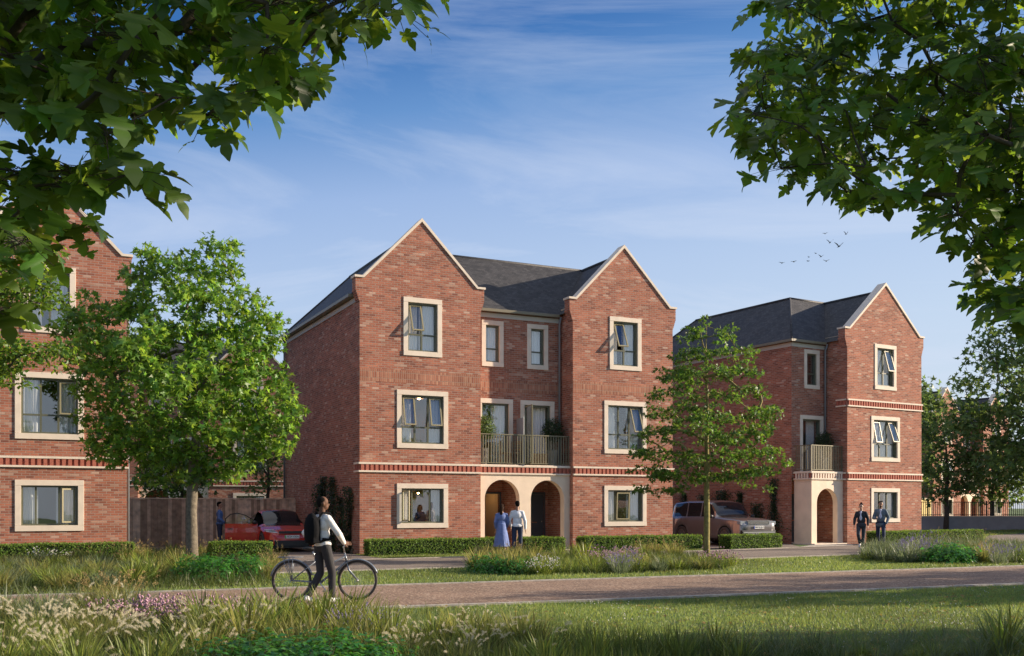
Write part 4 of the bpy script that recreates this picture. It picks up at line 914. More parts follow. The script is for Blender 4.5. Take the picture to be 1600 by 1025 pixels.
# --- island in front of the middle house
lawn('bed_cover', 'low mixed grass covering the island bed before the archways', gpoly((738, 893), (800, 899), (900, 898), (1130, 891), (1152, 880), (1100, 872), (1000, 872), (760, 874)), 20000, .25, .02, 'blade_dark', cat='ground cover')
patch('tussock', gpoly((742, 893), (800, 897), (850, 894), (850, 880), (790, 874), (750, 876)), 22, 'spiky tussock at the left end of the island bed', 'tussocks at the left end of the island', .95, .6, 1)
patch('seed', gpoly((740, 884), (800, 872), (840, 872), (800, 882)), 7, 'brownish seeding grass at the back left of the island', 'brownish grasses at the back of the island', .85, .6)
for x, y, sc2 in ((752, 893, .9), (772, 896, 1.0), (800, 897, .9), (822, 893, .85)): q = gp(x, y); clump('shrub', q[0], q[1], 'low dark green shrub at the left front of the island bed', 'low shrubs at the island front', sc2)
patch('fine', gpoly((850, 898), (930, 896), (930, 882), (850, 880)), 16, 'fine green grass clump in the middle of the island bed', 'fine grasses in the middle of the island', 1.0, .6, 0)
patch('fine', gpoly((960, 896), (1105, 891), (1105, 882), (960, 882)), 26, 'yellow-green fine grass right in the island bed, below the slender tree', 'fine grasses below the slender tree', 1.0, .5)
patch('whiteflower', gpoly((832, 899), (858, 899), (858, 892), (832, 892)), 3, 'white flowering plant at the island front edge', 'white flowers at the island front', .9, .3)
patch('pink', gpoly((930, 884), (1000, 882), (990, 876), (930, 877)), 7, 'pink flowering plant at the back of the island', 'pink flowers at the island back', 1.1, .5)
patch('lavender', gpoly((950, 897), (980, 896), (980, 890), (950, 890)), 3, 'mauve flower clump in the front of the island bed', 'mauve flowers at the island front', .8, .4)
patch('pink', gpoly((1105, 888), (1140, 886), (1140, 880), (1105, 880)), 4, 'dusky pink flowering plant at the right tip of the island', 'dusky flowers at the island tip', 1, .45)
patch('seed', gpoly((1000, 874), (1070, 872), (1070, 867), (1000, 868)), 6, 'brown seeding grass before the hedge of the right gable', 'brown grasses before the right gable hedge', 1.0, .8)
patch('tussock', gpoly((870, 880), (925, 878), (925, 870), (870, 872)), 6, 'dark spiky tussock behind the island centre', 'dark tussocks behind the island centre', .9, .7, 0)
# --- right bed
lawn('bed_cover', 'low mixed plants covering the bed on the right', gpoly((1345, 876), (1450, 880), (1620, 880), (1620, 856), (1540, 852), (1400, 858), (1350, 866)), 16000, .3, .03, 'blade_dark', cat='ground cover')
patch('fine', gpoly((1350, 878), (1430, 880), (1440, 864), (1370, 860)), 15, 'grey-green fine grass at the left end of the right bed', 'grey grasses of the right bed', 1.45, .7, 1)
patch('lavender', gpoly((1425, 880), (1450, 880), (1450, 868), (1425, 868)), 6, 'mauve lavender clump in the right bed', 'lavender of the right bed', 1.25, .5)
for x, y, s in ((1462, 879, 1.2), (1480, 880, 1.3), (1500, 879, 1.35), (1516, 878, 1.1)): q = gp(x, y); clump('shrub', q[0], q[1], 'dark glossy shrub in the right bed before the long hedge', 'glossy shrubs of the right bed', s)
patch('seed', gpoly((1522, 880), (1545, 880), (1545, 868), (1522, 868)), 5, 'russet grass between shrubs and purple flowers in the right bed', 'russet grasses of the right bed', .9, .5)
patch('lavender', gpoly((1550, 881), (1572, 881), (1572, 874), (1550, 874)), 4, 'purple flower clump near the right edge', 'purple flowers near the right edge', 1.0, .4)
patch('fine', gpoly((1560, 872), (1640, 876), (1640, 858), (1545, 856)), 14, 'silvery grass clump at the right edge beyond the purple flowers', 'silvery grasses at the right edge', 1.25, .7, 1)
patch('wispy', gpoly((1440, 868), (1540, 868), (1540, 858), (1440, 858)), 12, 'tall dark wispy grass against the long right hedge', 'wispy grasses against the right hedge', 1.05, .7)
# --- foreground beds
lawn('bed_cover', 'low grass under the plume grasses in the bottom left corner', [(-9.5, 12.2), (-4.5, 14.6), (-2.6, 14.2), (-1.2, 12.6), (.5, 11.6), (3.5, 11.2), (3, 8), (-7, 7)], 42000, .30, .011, 'blade_dark', cat='ground cover')
patch('fine', [(-9.6, 12.4), (-6.3, 14.2), (-5.1, 14.1), (-5.2, 13.2), (-9.4, 11.2)], 26, 'fine green grass clump at the near footpath edge on the left', 'fine grasses at the near footpath edge', 1.45, .38)
patch('plume', [(-7.6, 11.2), (-5.0, 12.8), (-4.0, 12.6), (-2.8, 11.6), (-2.9, 9.6), (-6.5, 8.6)], 36, 'plume grass with cream bottlebrush heads in the bottom left corner', 'plume grasses bottom left', 1.0, .40)
patch('pink', [(-5.4, 13.6), (-4.2, 14.1), (-3.3, 13.6), (-3.3, 12.9), (-4.6, 12.8)], 16, 'pink flowering plant between plume grasses and the footpath', 'pink flowers by the footpath', 1.05, .3)
for x, y in ((172, 958), (150, 955), (195, 962)): q = gp(x, y); clump('seed', q[0], q[1], 'tall golden tussock in front of the footpath at the left', 'golden tussocks before the footpath', 1.05)
patch('spiky', [(-4.1, 12.6), (-3.0, 13.3), (-1.6, 12.8), (-1.5, 12.0), (-3.4, 11.4)], 17, 'broad-bladed spiky tussock below the bicycle', 'spiky tussocks below the bicycle', 1.0, .36)
patch('tussock', [(-3.6, 11.9), (-1.3, 12.2), (-1.4, 10.6), (-3.3, 10.2)], 12, 'yellow-green arching tussock in the middle of the foreground bed', 'arching tussocks in the foreground bed', .95, .4, 1)
for x, y, s in ((-2.75, 9.75, .98), (-2.45, 10.0, 1.0), (-2.1, 9.7, .95), (-1.8, 10.0, 1.0), (-1.5, 9.8, .9), (-1.25, 10.15, .8), (-2.3, 9.35, .9), (-1.7, 9.4, .85)): clump('shrub', x, y, 'bright glossy green shrub at the bottom edge below the spiky tussocks', 'bright shrubs at the bottom edge', s)
patch('plume', [(-1.4, 11.3), (-.3, 11.6), (.3, 11.0), (.4, 9.9), (-1.0, 9.9)], 10, 'plume grass with nodding cream heads in the bottom centre', 'plume grasses in the bottom centre', .8, .36)
patch('tussock', [(-.9, 12.2), (.2, 12.0), (.5, 11.2), (-.6, 11.3)], 7, 'brownish arching tussock left of the lawn', 'brownish tussocks left of the lawn', .78, .36, 1)
patch('spiky', [(.1, 11.3), (2.2, 11.2), (2.3, 10.0), (.3, 9.9)], 12, 'dark spiky tussock at the bottom edge before the lawn', 'dark tussocks at the bottom edge', .62, .45)
patch('wispy', [(1.8, 11.6), (5.9, 12.2), (6.4, 10.6), (2.2, 9.8)], 32, 'wispy tall grass at the edge of the lawn, bottom right', 'wispy grasses bottom right', .62, .34)
patch('fine', [(2.0, 11.0), (5.5, 11.2), (5.4, 9.8), (2.2, 9.6)], 16, 'low soft grass clump at the bottom right edge', 'soft grasses bottom right', .55, .5, 0)
for x, y in ((5.2, 10.9), (5.5, 11.3), (5.6, 10.7)): clump('spiky', x, y, 'dark spiky tussock in the bottom right corner', 'dark tussocks in the bottom right corner', .85)
patch('spiky', [(-7.0, 9.6), (-3.2, 10.0), (-3.2, 8.8), (-6.0, 8.4)], 14, 'dark spiky tussock along the bottom edge among the plume grasses', 'dark tussocks among the plumes', .72, .5)
patch('spiky', [(-3.3, 11.6), (-.6, 11.9), (-.2, 10.9), (-3.2, 10.6)], 9, 'dark green tussock between the yellow ones in the foreground bed', 'dark green tussocks in the foreground bed', .8, .5)
patch('lavender', [(-1.95, 12.2), (-1.5, 12.2), (-1.5, 11.6), (-1.95, 11.6)], 2, 'small mauve flower spikes beneath the bicycle tussocks', 'mauve spikes beneath the bicycle', .8, .2)
# ------------------------------------------------------------ hedges
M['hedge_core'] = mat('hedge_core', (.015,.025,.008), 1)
def hedge(label, p, q, w_=.62, h=.52, group='clipped box hedges'):
    p = Vector((*p, 0)); q = Vector((*q, 0)); L_ = (q-p).length; n_ = 1
    o = empty('clipped_hedge', p, math.atan2(q.y-p.y, q.x-p.x)); tag(o, label, 'hedge', group)
    c = MB(); c.box(.03, L_-.03, .03, w_-.03, 0, h-.03); c.build('branches', M['hedge_core'], o)  # solid near-black core, dark like the hedge's shaded inside, instead of branches
    A_ = [(L_*w_, 't'), (L_*h, 'f'), (L_*h, 'b'), (w_*h, 'l'), (w_*h, 'r')]; pos, nr = [], []
    for a, k in A_:
        n = int(a*1250); u, v = rng.random(n), rng.random(n); d = rng.normal(0, .014, n)
        wob = .012*np.sin(u*L_*3.1)+.01*np.sin(v*9)
        if k == 't': P = np.stack([u*L_, v*w_, h+d+wob], 1); m = [0, 0, 1]
        elif k == 'f': P = np.stack([u*L_, d+wob, v*h], 1); m = [0, -1, 0]
        elif k == 'b': P = np.stack([u*L_, w_+d+wob, v*h], 1); m = [0, 1, 0]
        elif k == 'l': P = np.stack([d+wob, u*w_, v*h], 1); m = [-1, 0, 0]
        else: P = np.stack([L_+d+wob, u*w_, v*h], 1); m = [1, 0, 0]
        pos.append(P); nr.append(np.repeat([m], n, 0)+rng.normal(0, .55, (n, 3)))
    pos = np.concatenate(pos); nr = np.concatenate(nr)
    link_mesh(scatter('foliage', DIAMOND, pos, nr, rng.normal(0, 1, pos.shape)+[0, 0, .6], .055*rng.uniform(.7, 1.3, len(pos))), 'foliage', M['leaf_hedge'], o)
def loc_a(t, s): p = OA+ac*(t+12.76)+bc*s; return (p.x, p.y)
hedge('long clipped hedge below the windows of the left house', loc_a(-9, -1.3), loc_a(.05, -1.3))
hedge('clipped hedge under the left windows of the middle house', loc_c(-.1, -1.4), loc_c(4.75, -1.4))
hedge('short clipped hedge just right of the couple, before the arches', loc_c(5.55, -1.4), loc_c(7.15, -1.4))
hedge('clipped hedge under the right windows of the middle house', loc_c(7.95, -1.4), loc_c(13.1, -1.4))
hedge('short clipped hedge in front of the red car and open door', loc_c(-5.1, -1.5), loc_c(-3.3, -1.5), .7)
hedge('short clipped hedge in front of the parked silver car', loc_r(-8.15, -1.5), loc_r(-5.5, -1.5), .7)
hedge('long clipped hedge below the window of the right house', loc_r(.25, -1.6), loc_r(7.2, -1.6), .8, .55)
# ------------------------------------------------------------ fence
M['wood'] = mat('fence_wood', (.60,.43,.30), .85, noise=.3, nscale=5, bump=.5)
M['wood2'] = mat('fence_wood_light', (.74,.56,.40), .85, noise=.3, nscale=5, bump=.5)
M['wood3'] = mat('fence_wood_dark', (.36,.25,.17), .85, noise=.3, nscale=5, bump=.5)
f0 = loc_c(-7.3, 8.76); fo = empty('timber_fence', (*f0, 0), AC); tag(fo, 'tall brown timber fence of upright boards behind the red car', 'fence')
fm = MB(); x = 0
while x < 7.2:
    w_ = rnd.uniform(.11, .15); fm.m = rnd.choice([0, 1, 2]); d = rnd.uniform(0, .02); fm.box(x, x+w_-.006, -d-.02, -d, .06, 1.93+rnd.uniform(-.004, .004)); x += w_
    fm.box(x-.045, x+.02, -.0, .02, .06, 1.92)
fm.build('boards', [M['wood'], M['wood2'], M['wood3']], fo); fm = MB(); fm.box(-.02, 7.25, -.06, .05, 1.935, 1.98); fm.build('capping_rail', M['wood2'], fo); fm = MB(); fm.box(0, 7.2, -.045, .03, 0, .055); fm.build('gravel_board', M['wood'], fo)
for x in (.05, 1.85, 3.65, 5.45, 7.15): fm = MB(); fm.box(x-.05, x+.05, .021, .12, 0, 2.0); fm.build('post', M['wood'], fo)
# ------------------------------------------------------------ climbers on the side walls
def climber(label, wall_pt, s_rng, hmax, side_dir, along, n, cols_):
    o = empty('climbing_plant', wall_pt(s_rng[0], 0)); tag(o, label, 'climber', 'climbers on the side walls'); B = Vector(o.location)
    st = MB(); pos, nr = [], []
    for (s0, h, wd) in cols_:
        b = Vector(wall_pt(s0, 0)); pts = [b-B+side_dir*.05+along*rnd.uniform(-.1, .1)*k+Vector((0, 0, h*k/6)) for k in range(7)]; st.tube(pts, [.03, .026, .022, .018, .014, .01, .006], 5)
        for _ in range(int(n*h*wd)):
            z = rnd.random()*h; wz = wd*(.6+.5*math.sin(z*2.3+s0*3))*(1-.35*(z/h)**3); u = rnd.gauss(0, .42)*wz
            pos.append(tuple(b-B+along*u+Vector((0, 0, z))+side_dir*abs(rnd.gauss(.10, .09)))); nr.append(tuple(side_dir+Vector((rnd.gauss(0, .5), rnd.gauss(0, .5), rnd.gauss(.5, .5)))))
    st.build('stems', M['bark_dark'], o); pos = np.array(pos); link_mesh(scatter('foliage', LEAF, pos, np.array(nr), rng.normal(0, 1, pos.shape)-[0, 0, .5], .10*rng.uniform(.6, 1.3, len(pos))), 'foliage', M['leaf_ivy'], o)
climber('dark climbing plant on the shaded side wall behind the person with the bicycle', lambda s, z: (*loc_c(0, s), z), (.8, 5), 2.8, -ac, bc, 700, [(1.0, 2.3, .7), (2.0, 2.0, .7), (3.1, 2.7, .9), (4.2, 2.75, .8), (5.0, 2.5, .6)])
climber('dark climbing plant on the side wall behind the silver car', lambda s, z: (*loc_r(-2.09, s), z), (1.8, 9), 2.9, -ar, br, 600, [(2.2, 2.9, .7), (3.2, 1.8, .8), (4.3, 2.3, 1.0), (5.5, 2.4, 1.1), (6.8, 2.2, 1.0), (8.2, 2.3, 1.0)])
# ------------------------------------------------------------ background houses, wall and railings
def houseCopy(src, label, loc, ang):
    h = copy_tree(src); h.location = loc; h.rotation_euler = (0, 0, ang); tag(h, label, 'house', 'red brick houses with pointed gables'); return h
houseCopy(HC, 'far sunlit brick house glimpsed behind the right-hand trees and railings', (34.5, 84, 0), R(38))
houseCopy(HR, 'shaded brick house at the extreme right edge behind the big tree', (45.0, 62.5, 0), R(31))
houseCopy(HC, 'brick house glimpsed through the young maple beyond the timber fence', (-25.2, 56, 0), R(14))
gw = MB(); wl_ = empty('low_wall', (27.5, 70.5, 0), R(4)); tag(wl_, 'long low grey wall carrying dark railings on the far right', 'wall')
gw.box(-3, 9.6, 0, .3, 0, .95); M['grey_render'] = mat('grey_render', (.30,.30,.32), .9, noise=.1, nscale=2); gw.build('wall_body', M['grey_render'], wl_); gw = MB(); gw.box(-3, 9.62, -.03, .33, .952, 1.02); gw.build('coping', M['stone'], wl_)
ra = empty('iron_railing', (27.5, 70.5, 0), R(4)); tag(ra, 'dark upright iron railings standing on the low grey wall', 'railing')
gw = MB(); gw.box(-3, 9.6, .13, .17, 1.95, 2.0); gw.box(-3, 9.6, .13, .17, 1.08, 1.12); gw.build('rail', M['black'], ra)
gw = MB(); x = -3
while x < 9.6: gw.box(x, x+.03, .135, .165, 1.02, 1.96); x += .14
gw.build('bars', M['black'], ra)
for x in (-3, 1.2, 5.4, 9.55): gw = MB(); gw.box(x, x+.07, .11, .19, 1.02, 2.06); gw.build('post', M['black'], ra)
M['yellow'] = mat('yellow_panel', (.62,.46,.15), .7)
yl = empty('yellow_door', (31.6, 79.5, 0), R(38)); tag(yl, 'pale yellow panelled doors beyond the railings', 'door')
gw = MB()
for k in range(3): gw.box(k*.62, k*.62+.6, 0, .05, .9, 2.25)
gw.build('door_leaf', M['yellow'], yl); gw = MB(); gw.box(-.05, 1.9, .02, .12, 2.26, 2.34); gw.box(-.06, -.01, .02, .12, .0, 2.25); gw.box(1.87, 1.92, .02, .12, 0, 2.25); gw.box(-.0, 1.86, .051, .12, 0, .89); gw.build('door_frame', M['stone'], yl)
# ------------------------------------------------------------ background trees
def bg_tree(label, X, Y, poly_px, depth, n, size=.3, per=26, rad=.75, trunk_r=.18, leafm='leaf_dark', group='trees behind the houses', z0=2.2, mind=.5):
    P = poly_world(poly_px, Y); top = max(p[1] for p in P); cs = crown_points(P, n, depth, X, Y, mind=mind)
    tree('background_tree', label, 'tree', group, (X, Y, 0), [(X, Y, -.05), (X+.05, Y, z0*.6), (X, Y, z0), (X+.1, Y, z0+(top-z0)*.3), (X, Y, z0+(top-z0)*.6)], [trunk_r*1.2, trunk_r, trunk_r*.9, trunk_r*.65, trunk_r*.3], cs, MAPLE_S, size, per, rad, M[leafm], M['bark_dark'], tip=.012)
bg_tree('large dark tree filling the right edge behind the long hedge', 34.0, 64, [(1500, 600), (1494, 570), (1512, 548), (1536, 520), (1560, 508), (1590, 500), (1680, 470), (1760, 540), (1770, 700), (1700, 760), (1600, 730), (1560, 742), (1530, 700), (1478, 660), (1476, 632), (1498, 622)], 4.5, 230, .36, 30, .95, .26)
bg_tree('slim-trunked tree before the low wall, next to the right house', (1478-800)/1600*69.5, 69.5, [(1440, 700), (1436, 660), (1462, 645), (1478, 640), (1500, 660), (1530, 690), (1536, 740), (1520, 770), (1470, 782), (1440, 775)], 2.6, 85, .30, 28, .8, .16, mind=.4)
bg_tree('tree with a leaning trunk behind the railings at the far right', (1550-800)/1600*76, 76, [(1520, 740), (1530, 700), (1560, 690), (1600, 700), (1620, 760), (1580, 785), (1540, 782)], 2.6, 70, .34, 26, .9, .15, mind=.4)
bg_tree('dark tree peeping out beside the gable of the right house', 31.5, 80, [(1380, 640), (1400, 600), (1440, 588), (1470, 596), (1476, 620), (1462, 640), (1470, 680), (1460, 760), (1390, 760)], 3.5, 90, .38, 26, 1.0, .2)
bg_tree('bushy dark tree behind the timber fence, left of the trunk', (282-800)/1600*46, 46, [(222, 770), (212, 745), (240, 718), (280, 705), (330, 715), (340, 745), (320, 765), (280, 770)], 1.8, 60, .2, 24, .5, .1, mind=.3, z0=1.6)
bg_tree('thin greyish tree behind the fence near the middle house', (417-800)/1600*46, 46, [(385, 770), (372, 720), (390, 670), (415, 650), (436, 668), (446, 720), (440, 765)], 1.3, 60, .16, 20, .45, .09, mind=.3, z0=1.6)
# small-leaved tree reaching in at the left edge
sx = -8.9
cs = crown_points(poly_world([(-190, 360), (-60, 350), (60, 372), (84, 392), (70, 440), (86, 470), (60, 500), (40, 470), (10, 470), (-20, 520), (30, 540), (70, 525), (108, 545), (100, 580), (60, 560), (20, 572), (30, 600), (-10, 606), (-60, 620), (-200, 620)], 14.5), 300, 1.3, sx, 14.5, mind=.16)
tree('small_leaved_tree', 'fine-leaved tree reaching in from the left edge before the left house', 'tree', None, (sx, 14.5, 0), [(sx, 14.5, -.05), (sx, 14.5, 1.2), (sx+.05, 14.5, 2.3), (sx+.1, 14.5, 3.3), (sx+.2, 14.5, 4.4)], [.14, .12, .1, .07, .04], cs, LEAF, .085, 50, .26, M['leaf_maple'], M['bark_dark'], hang=.5, flat=.45, tip=.004)
# street trees out of view on the right whose shade falls across the footpath
def street_tree(label, x, y, h, r_, n=120):
    cs = []
    while len(cs) < n:
        v = Vector([rnd.uniform(-1, 1) for _ in range(3)])
        if .35 < v.length < 1: cs.append((x+v.x*r_, y+v.y*r_, h-r_*.9+v.z*r_*.95))
    tree('street_tree', label, 'tree', 'street trees right of the lawn', (x, y, 0), [(x, y, -.05), (x, y, 1.2), (x+.05, y, 2.4), (x, y, h*.6), (x, y, h*.8)], [.2, .16, .14, .1, .05], cs, MAPLE_S, .22, 34, .6, M['leaf_dark'], M['bark'], tip=.01)
street_tree('street tree beside the footpath beyond the right edge, nearest the lane', 23.5, 21.5, 7.0, 2.3)
street_tree('street tree beside the footpath beyond the right edge, second in the row', 31, 26.0, 8.0, 2.7)
street_tree('street tree on the lawn beyond the right edge', 19.0, 13.0, 6.0, 2.2)
street_tree('street tree farthest along the footpath beyond the right edge', 42, 27.5, 9.5, 3.2)
bg_tree('far tree line crown behind the far sunlit house', 62, 120, [(1500, 700), (1520, 640), (1600, 600), (1700, 610), (1760, 700), (1740, 790), (1540, 790)], 6, 110, .55, 24, 1.6, .3)
# ------------------------------------------------------------ people
M['skin_dark'] = mat('skin_dark', (.13,.065,.04), .65, spec=.25); M['skin_mid'] = mat('skin_mid', (.36,.20,.135), .5); M['skin_light'] = mat('skin_light', (.50,.31,.23), .5)
M['hair'] = mat('dark_hair', (.010,.008,.007), .9, spec=.1, bump=.5, bscale=120); M['hair_brown'] = mat('brown_hair', (.035,.02,.013), .9, spec=.1, bump=.5, bscale=120)
M['eye'] = mat('eye', (.02,.015,.012), .2)
def cloth(name, c, n=.12): return mat(name, c, .85, noise=n, nscale=9, bump=.6, bscale=14)
M['white_shirt'] = cloth('white_shirt', (.78,.79,.82)); M['sweat'] = cloth('white_sweater', (.80,.78,.76)); M['navy'] = cloth('navy_trousers', (.022,.035,.075)); M['blackcloth'] = cloth('black_trousers', (.030,.029,.032))
M['blue_shirt'] = cloth('blue_shirt', (.075,.15,.36)); M['dress'] = cloth('blue_dress', (.15,.21,.44)); M['blazer'] = cloth('dark_blazer', (.022,.026,.036)); M['grey_blazer'] = cloth('grey_blue_blazer', (.13,.17,.21)); M['jeans'] = cloth('slate_trousers', (.035,.045,.06))
M['shoe_w'] = mat('white_shoe', (.75,.75,.75), .5); M['shoe_b'] = mat('black_shoe', (.02,.02,.02), .4); M['bag'] = mat('black_backpack', (.007,.0075,.009), .9, spec=.15, bump=.5, bscale=30); M['lavshirt'] = cloth('pale_shirt', (.62,.66,.82))
def capsule(mb, p, q, r0, r1, n=12):
    p, q = Vector(p), Vector(q); mb.tube([p, p.lerp(q, .5), q], [r0, (r0+r1)/2, r1], n); mb.ell(p, r0, n, 8); mb.ell(q, r1, n, 8)
def remesh(mb, name, material, parent, voxel=.01, smooth=3):
    me = mb.mesh('tmp'); o = bpy.data.objects.new('tmp', me); col.objects.link(o)
    md = o.modifiers.new('r', 'REMESH'); md.mode = 'VOXEL'; md.voxel_size = voxel; md.use_smooth_shade = True
    if smooth: ms = o.modifiers.new('s', 'SMOOTH'); ms.factor = .5; ms.iterations = smooth
    dg = bpy.context.evaluated_depsgraph_get(); m2 = bpy.data.meshes.new_from_object(o.evaluated_get(dg)); bpy.data.objects.remove(o); m2.name = name; m2.materials.clear()
    m2.polygons.foreach_set('use_smooth', [True]*len(m2.polygons))
    return link_mesh(m2, name, material, parent)
def person(label, loc, rz, P, skin, top, bottom, shoe, hair='hair', hgt=1.78, hairstyle='short', vox=.011, dress=False, jacket=False, inner=None, head_yaw=0, head_pitch=0, beard=False, group='people around the houses'):
    """P holds joint positions of a 1.78 m figure facing +Y: sho, elb, wri, hip, kne, ank for L and R (R is +X), hand directions"""
    o = empty('person', loc, rz); o.scale = (hgt/1.78,)*3; tag(o, label, 'person', group)
    J = dict(shoR=(.160, 0, 1.405), elbR=(.215, -.02, 1.14), wriR=(.25, .05, .90), hanR=(0, .15, -1), hipR=(.095, 0, .93), kneR=(.10, .01, .50), ankR=(.105, -.03, .09), toeR=(0, 1, 0))
    for k in list(J): v = J[k]; J[k[:-1]+'L'] = (-v[0], v[1], v[2])
    J.update(P); J = {k: Vector(v) for k, v in J.items()}
    b = MB()
    Hm = Matrix.Rotation(R(head_yaw), 3, 'Z')@Matrix.Rotation(R(head_pitch), 3, 'X'); hb = Vector((0, .0, 1.53)) if 'neck' not in J else J['neck']
    def hp(x, y, z): return hb+Hm@Vector((x, y, z))
    b.ell(hp(0, .005, .145), (.073, .092, .098), 16, 12, Hm); b.ell(hp(0, .035, .075), (.052, .062, .062), 14, 10, Hm); b.ell(hp(0, .055, .045), (.03, .03, .028), 10, 8, Hm)
    b.ell(hp(0, .100, .105), (.013, .02, .026), 8, 6, Hm); b.ell(hp(0, .090, .065), (.022, .012, .010), 8, 6, Hm)
    for s in (-1, 1): b.ell(hp(s*.074, 0, .115), (.012, .02, .03), 8, 6, Hm)
    capsule(b, (0, -.01, 1.43), hp(0, -.005, .06), .056, .050)
    b.ell((0, 0, 1.31), (.158, .105, .16), 16, 12); b.ell((0, .0, 1.12), (.135, .095, .14), 16, 12); b.ell((0, 0, .96), (.16, .11, .11), 16, 12)
    [capsule(b, (sg*.02, -.01, 1.45), J[k_], .050, .050) for sg, k_ in ((1, 'shoR'), (-1, 'shoL'))]
    for s in 'LR':
        sh, el, wr = J['sho'+s], J['elb'+s], J['wri'+s]; capsule(b, sh, el, .050, .040); capsule(b, el, wr, .041, .027)
        hd = J['han'+s].normalized(); sx = 1 if s == 'R' else -1
        pn = hd.cross(Vector((0, 1, 0)) if abs(hd.y) < .8 else Vector((0, 0, 1))).normalized(); pl = pn.cross(hd)    # palm axes
        c = wr+hd*.055; rot = Matrix((pl, hd, pn)).transposed(); b.ell(c, (.040, .050, .016), 12, 8, rot)
        for k, (off, ln) in enumerate(((-.028, .062), (-.010, .072), (.009, .068), (.027, .052))):
            r0 = c+hd*.040+pl*off; k1 = r0+hd*ln*.5+pn*.008*sx; k2 = k1+hd*ln*.42+pn*.022*sx; capsule(b, r0, k1, .0095, .009, 8); capsule(b, k1, k2, .009, .008, 8)
        t0 = wr+hd*.025+pl*-.028; capsule(b, t0, t0+hd*.035-pl*.028+pn*.01*sx, .012, .010, 8); capsule(b, t0+hd*.035-pl*.028+pn*.01*sx, t0+hd*.062-pl*.032+pn*.02*sx, .010, .008, 8)
        hi, kn, an, to = J['hip'+s], J['kne'+s], J['ank'+s], J['toe'+s].normalized(); capsule(b, hi, kn, .083, .055); m_ = kn.lerp(an, .3)-Vector((0, .015, 0)); capsule(b, kn, m_, .052, .053); capsule(b, m_, an, .053, .036)
        capsule(b, an-Vector((0, 0, .045))-to*.04, an-Vector((0, 0, .055))+to*.13, .036, .028)
    body = remesh(b, 'body', skin, o, vox)
    e = MB()
    for s in (-1, 1): e.ell(hp(s*.030, .088, .128), .0095, 8, 6); e.ell(hp(s*.030, .089, .150), (.018, .006, .004), 8, 5, Hm)
    e.ell(hp(0, .104, .066), (.018, .004, .0035), 8, 5, Hm); e.build('eyes', M['eye'], o, smooth=True)
    # hair
    h = MB()
    hg = .0 if hairstyle != 'buzz' else -.006
    h.ell(hp(0, -.012, .172+hg), (.078+hg*.5, .092+hg, .080+hg), 16, 12, Hm); h.ell(hp(0, -.05, .135), (.071+hg*.5, .055+hg, .075), 14, 10, Hm)
    if hairstyle == 'short': h.ell(hp(0, .03, .222), (.055, .05, .028), 12, 8, Hm)
    if hairstyle == 'bun': h.ell(hp(0, -.06, .245), (.045, .045, .042), 12, 8, Hm)
    if hairstyle == 'long':
        capsule(h, hp(0, -.06, .13), hp(.0, -.085, -.02), .07, .055); h.ell(hp(.0, -.09, -.06), (.055, .03, .07), 12, 8)
    if beard: h.ell(hp(0, .05, .040), (.045, .048, .030), 12, 8, Hm)
    # keep the face clear
    ho = remesh(h, 'hair', M[hair], o, .009, 2)
    # clothes
    t = MB(); j = .02 if jacket else .012; zb = .90 if not jacket else .80
    t.ell((0, 0, 1.31), (.160+j, .108+j, .165), 16, 12); t.ell((0, .0, 1.12), (.140+j, .102+j, .17), 16, 12); t.ell((0, 0, zb+.09), (.155+j+.01, .112+j+.01, .10), 16, 12)
    [capsule(t, (sg*.02, -.01, 1.445), J[k_], .052+j*.2, .054+j*.3) for sg, k_ in ((1, 'shoR'), (-1, 'shoL'))]
    for s in 'LR':
        sh, el, wr = J['sho'+s], J['elb'+s], J['wri'+s]; capsule(t, sh, el, .058+j*.5, .050+j*.4); capsule(t, el, el.lerp(wr, .55), .051+j*.4, .045+j*.3); capsule(t, el.lerp(wr, .5), el.lerp(wr, .96), .045+j*.3, .036+j*.2)
    if not dress:
        remesh(t, 'jacket' if jacket else 'shirt', M[top], o, vox)
        if jacket and inner:
            q = MB(); q.ell((0, .088, 1.25), (.055, .045, .20), 12, 10); q.ell((0, .075, 1.42), (.045, .045, .06), 12, 8); remesh(q, 'shirt', M[inner], o, .012)
    else:
        t.tube([(0, 0, 1.12), (0, -.0, 1.0), (0, -.01, .80), (0, -.01, .55), (0, -.01, .33)], [.145, .165, .20, .235, .26], 20)
        for k in range(9): a = k*.698; t.tube([(.12*math.cos(a), .10*math.sin(a), 1.0), (.20*math.cos(a), .18*math.sin(a), .7), (.255*math.cos(a), .25*math.sin(a), .33)], [.02, .035, .045], 8)
        remesh(t, 'dress', M[top], o, .013)
    if not dress:
        t = MB(); t.ell((0, 0, .955), (.168, .120, .115), 16, 12)
        for s in 'LR':
            hi, kn, an = J['hip'+s], J['kne'+s], J['ank'+s]; capsule(t, hi, kn, .093, .068); capsule(t, kn, kn.lerp(an, .45), .068, .064); capsule(t, kn.lerp(an, .45), kn.lerp(an, .93), .064, .056)
        remesh(t, 'trousers', M[bottom], o, vox)
    for s in 'LR':
        an, to = J['ank'+s], J['toe'+s].normalized(); t = MB(); capsule(t, an-Vector((0, 0, .048))-to*.045, an-Vector((0, 0, .052))+to*.14, .043, .036); t.ell(an-Vector((0, 0, .02))-to*.02, (.046, .046, .04), 10, 8); remesh(t, 'shoe', M[shoe], o, .009)
    return o, J
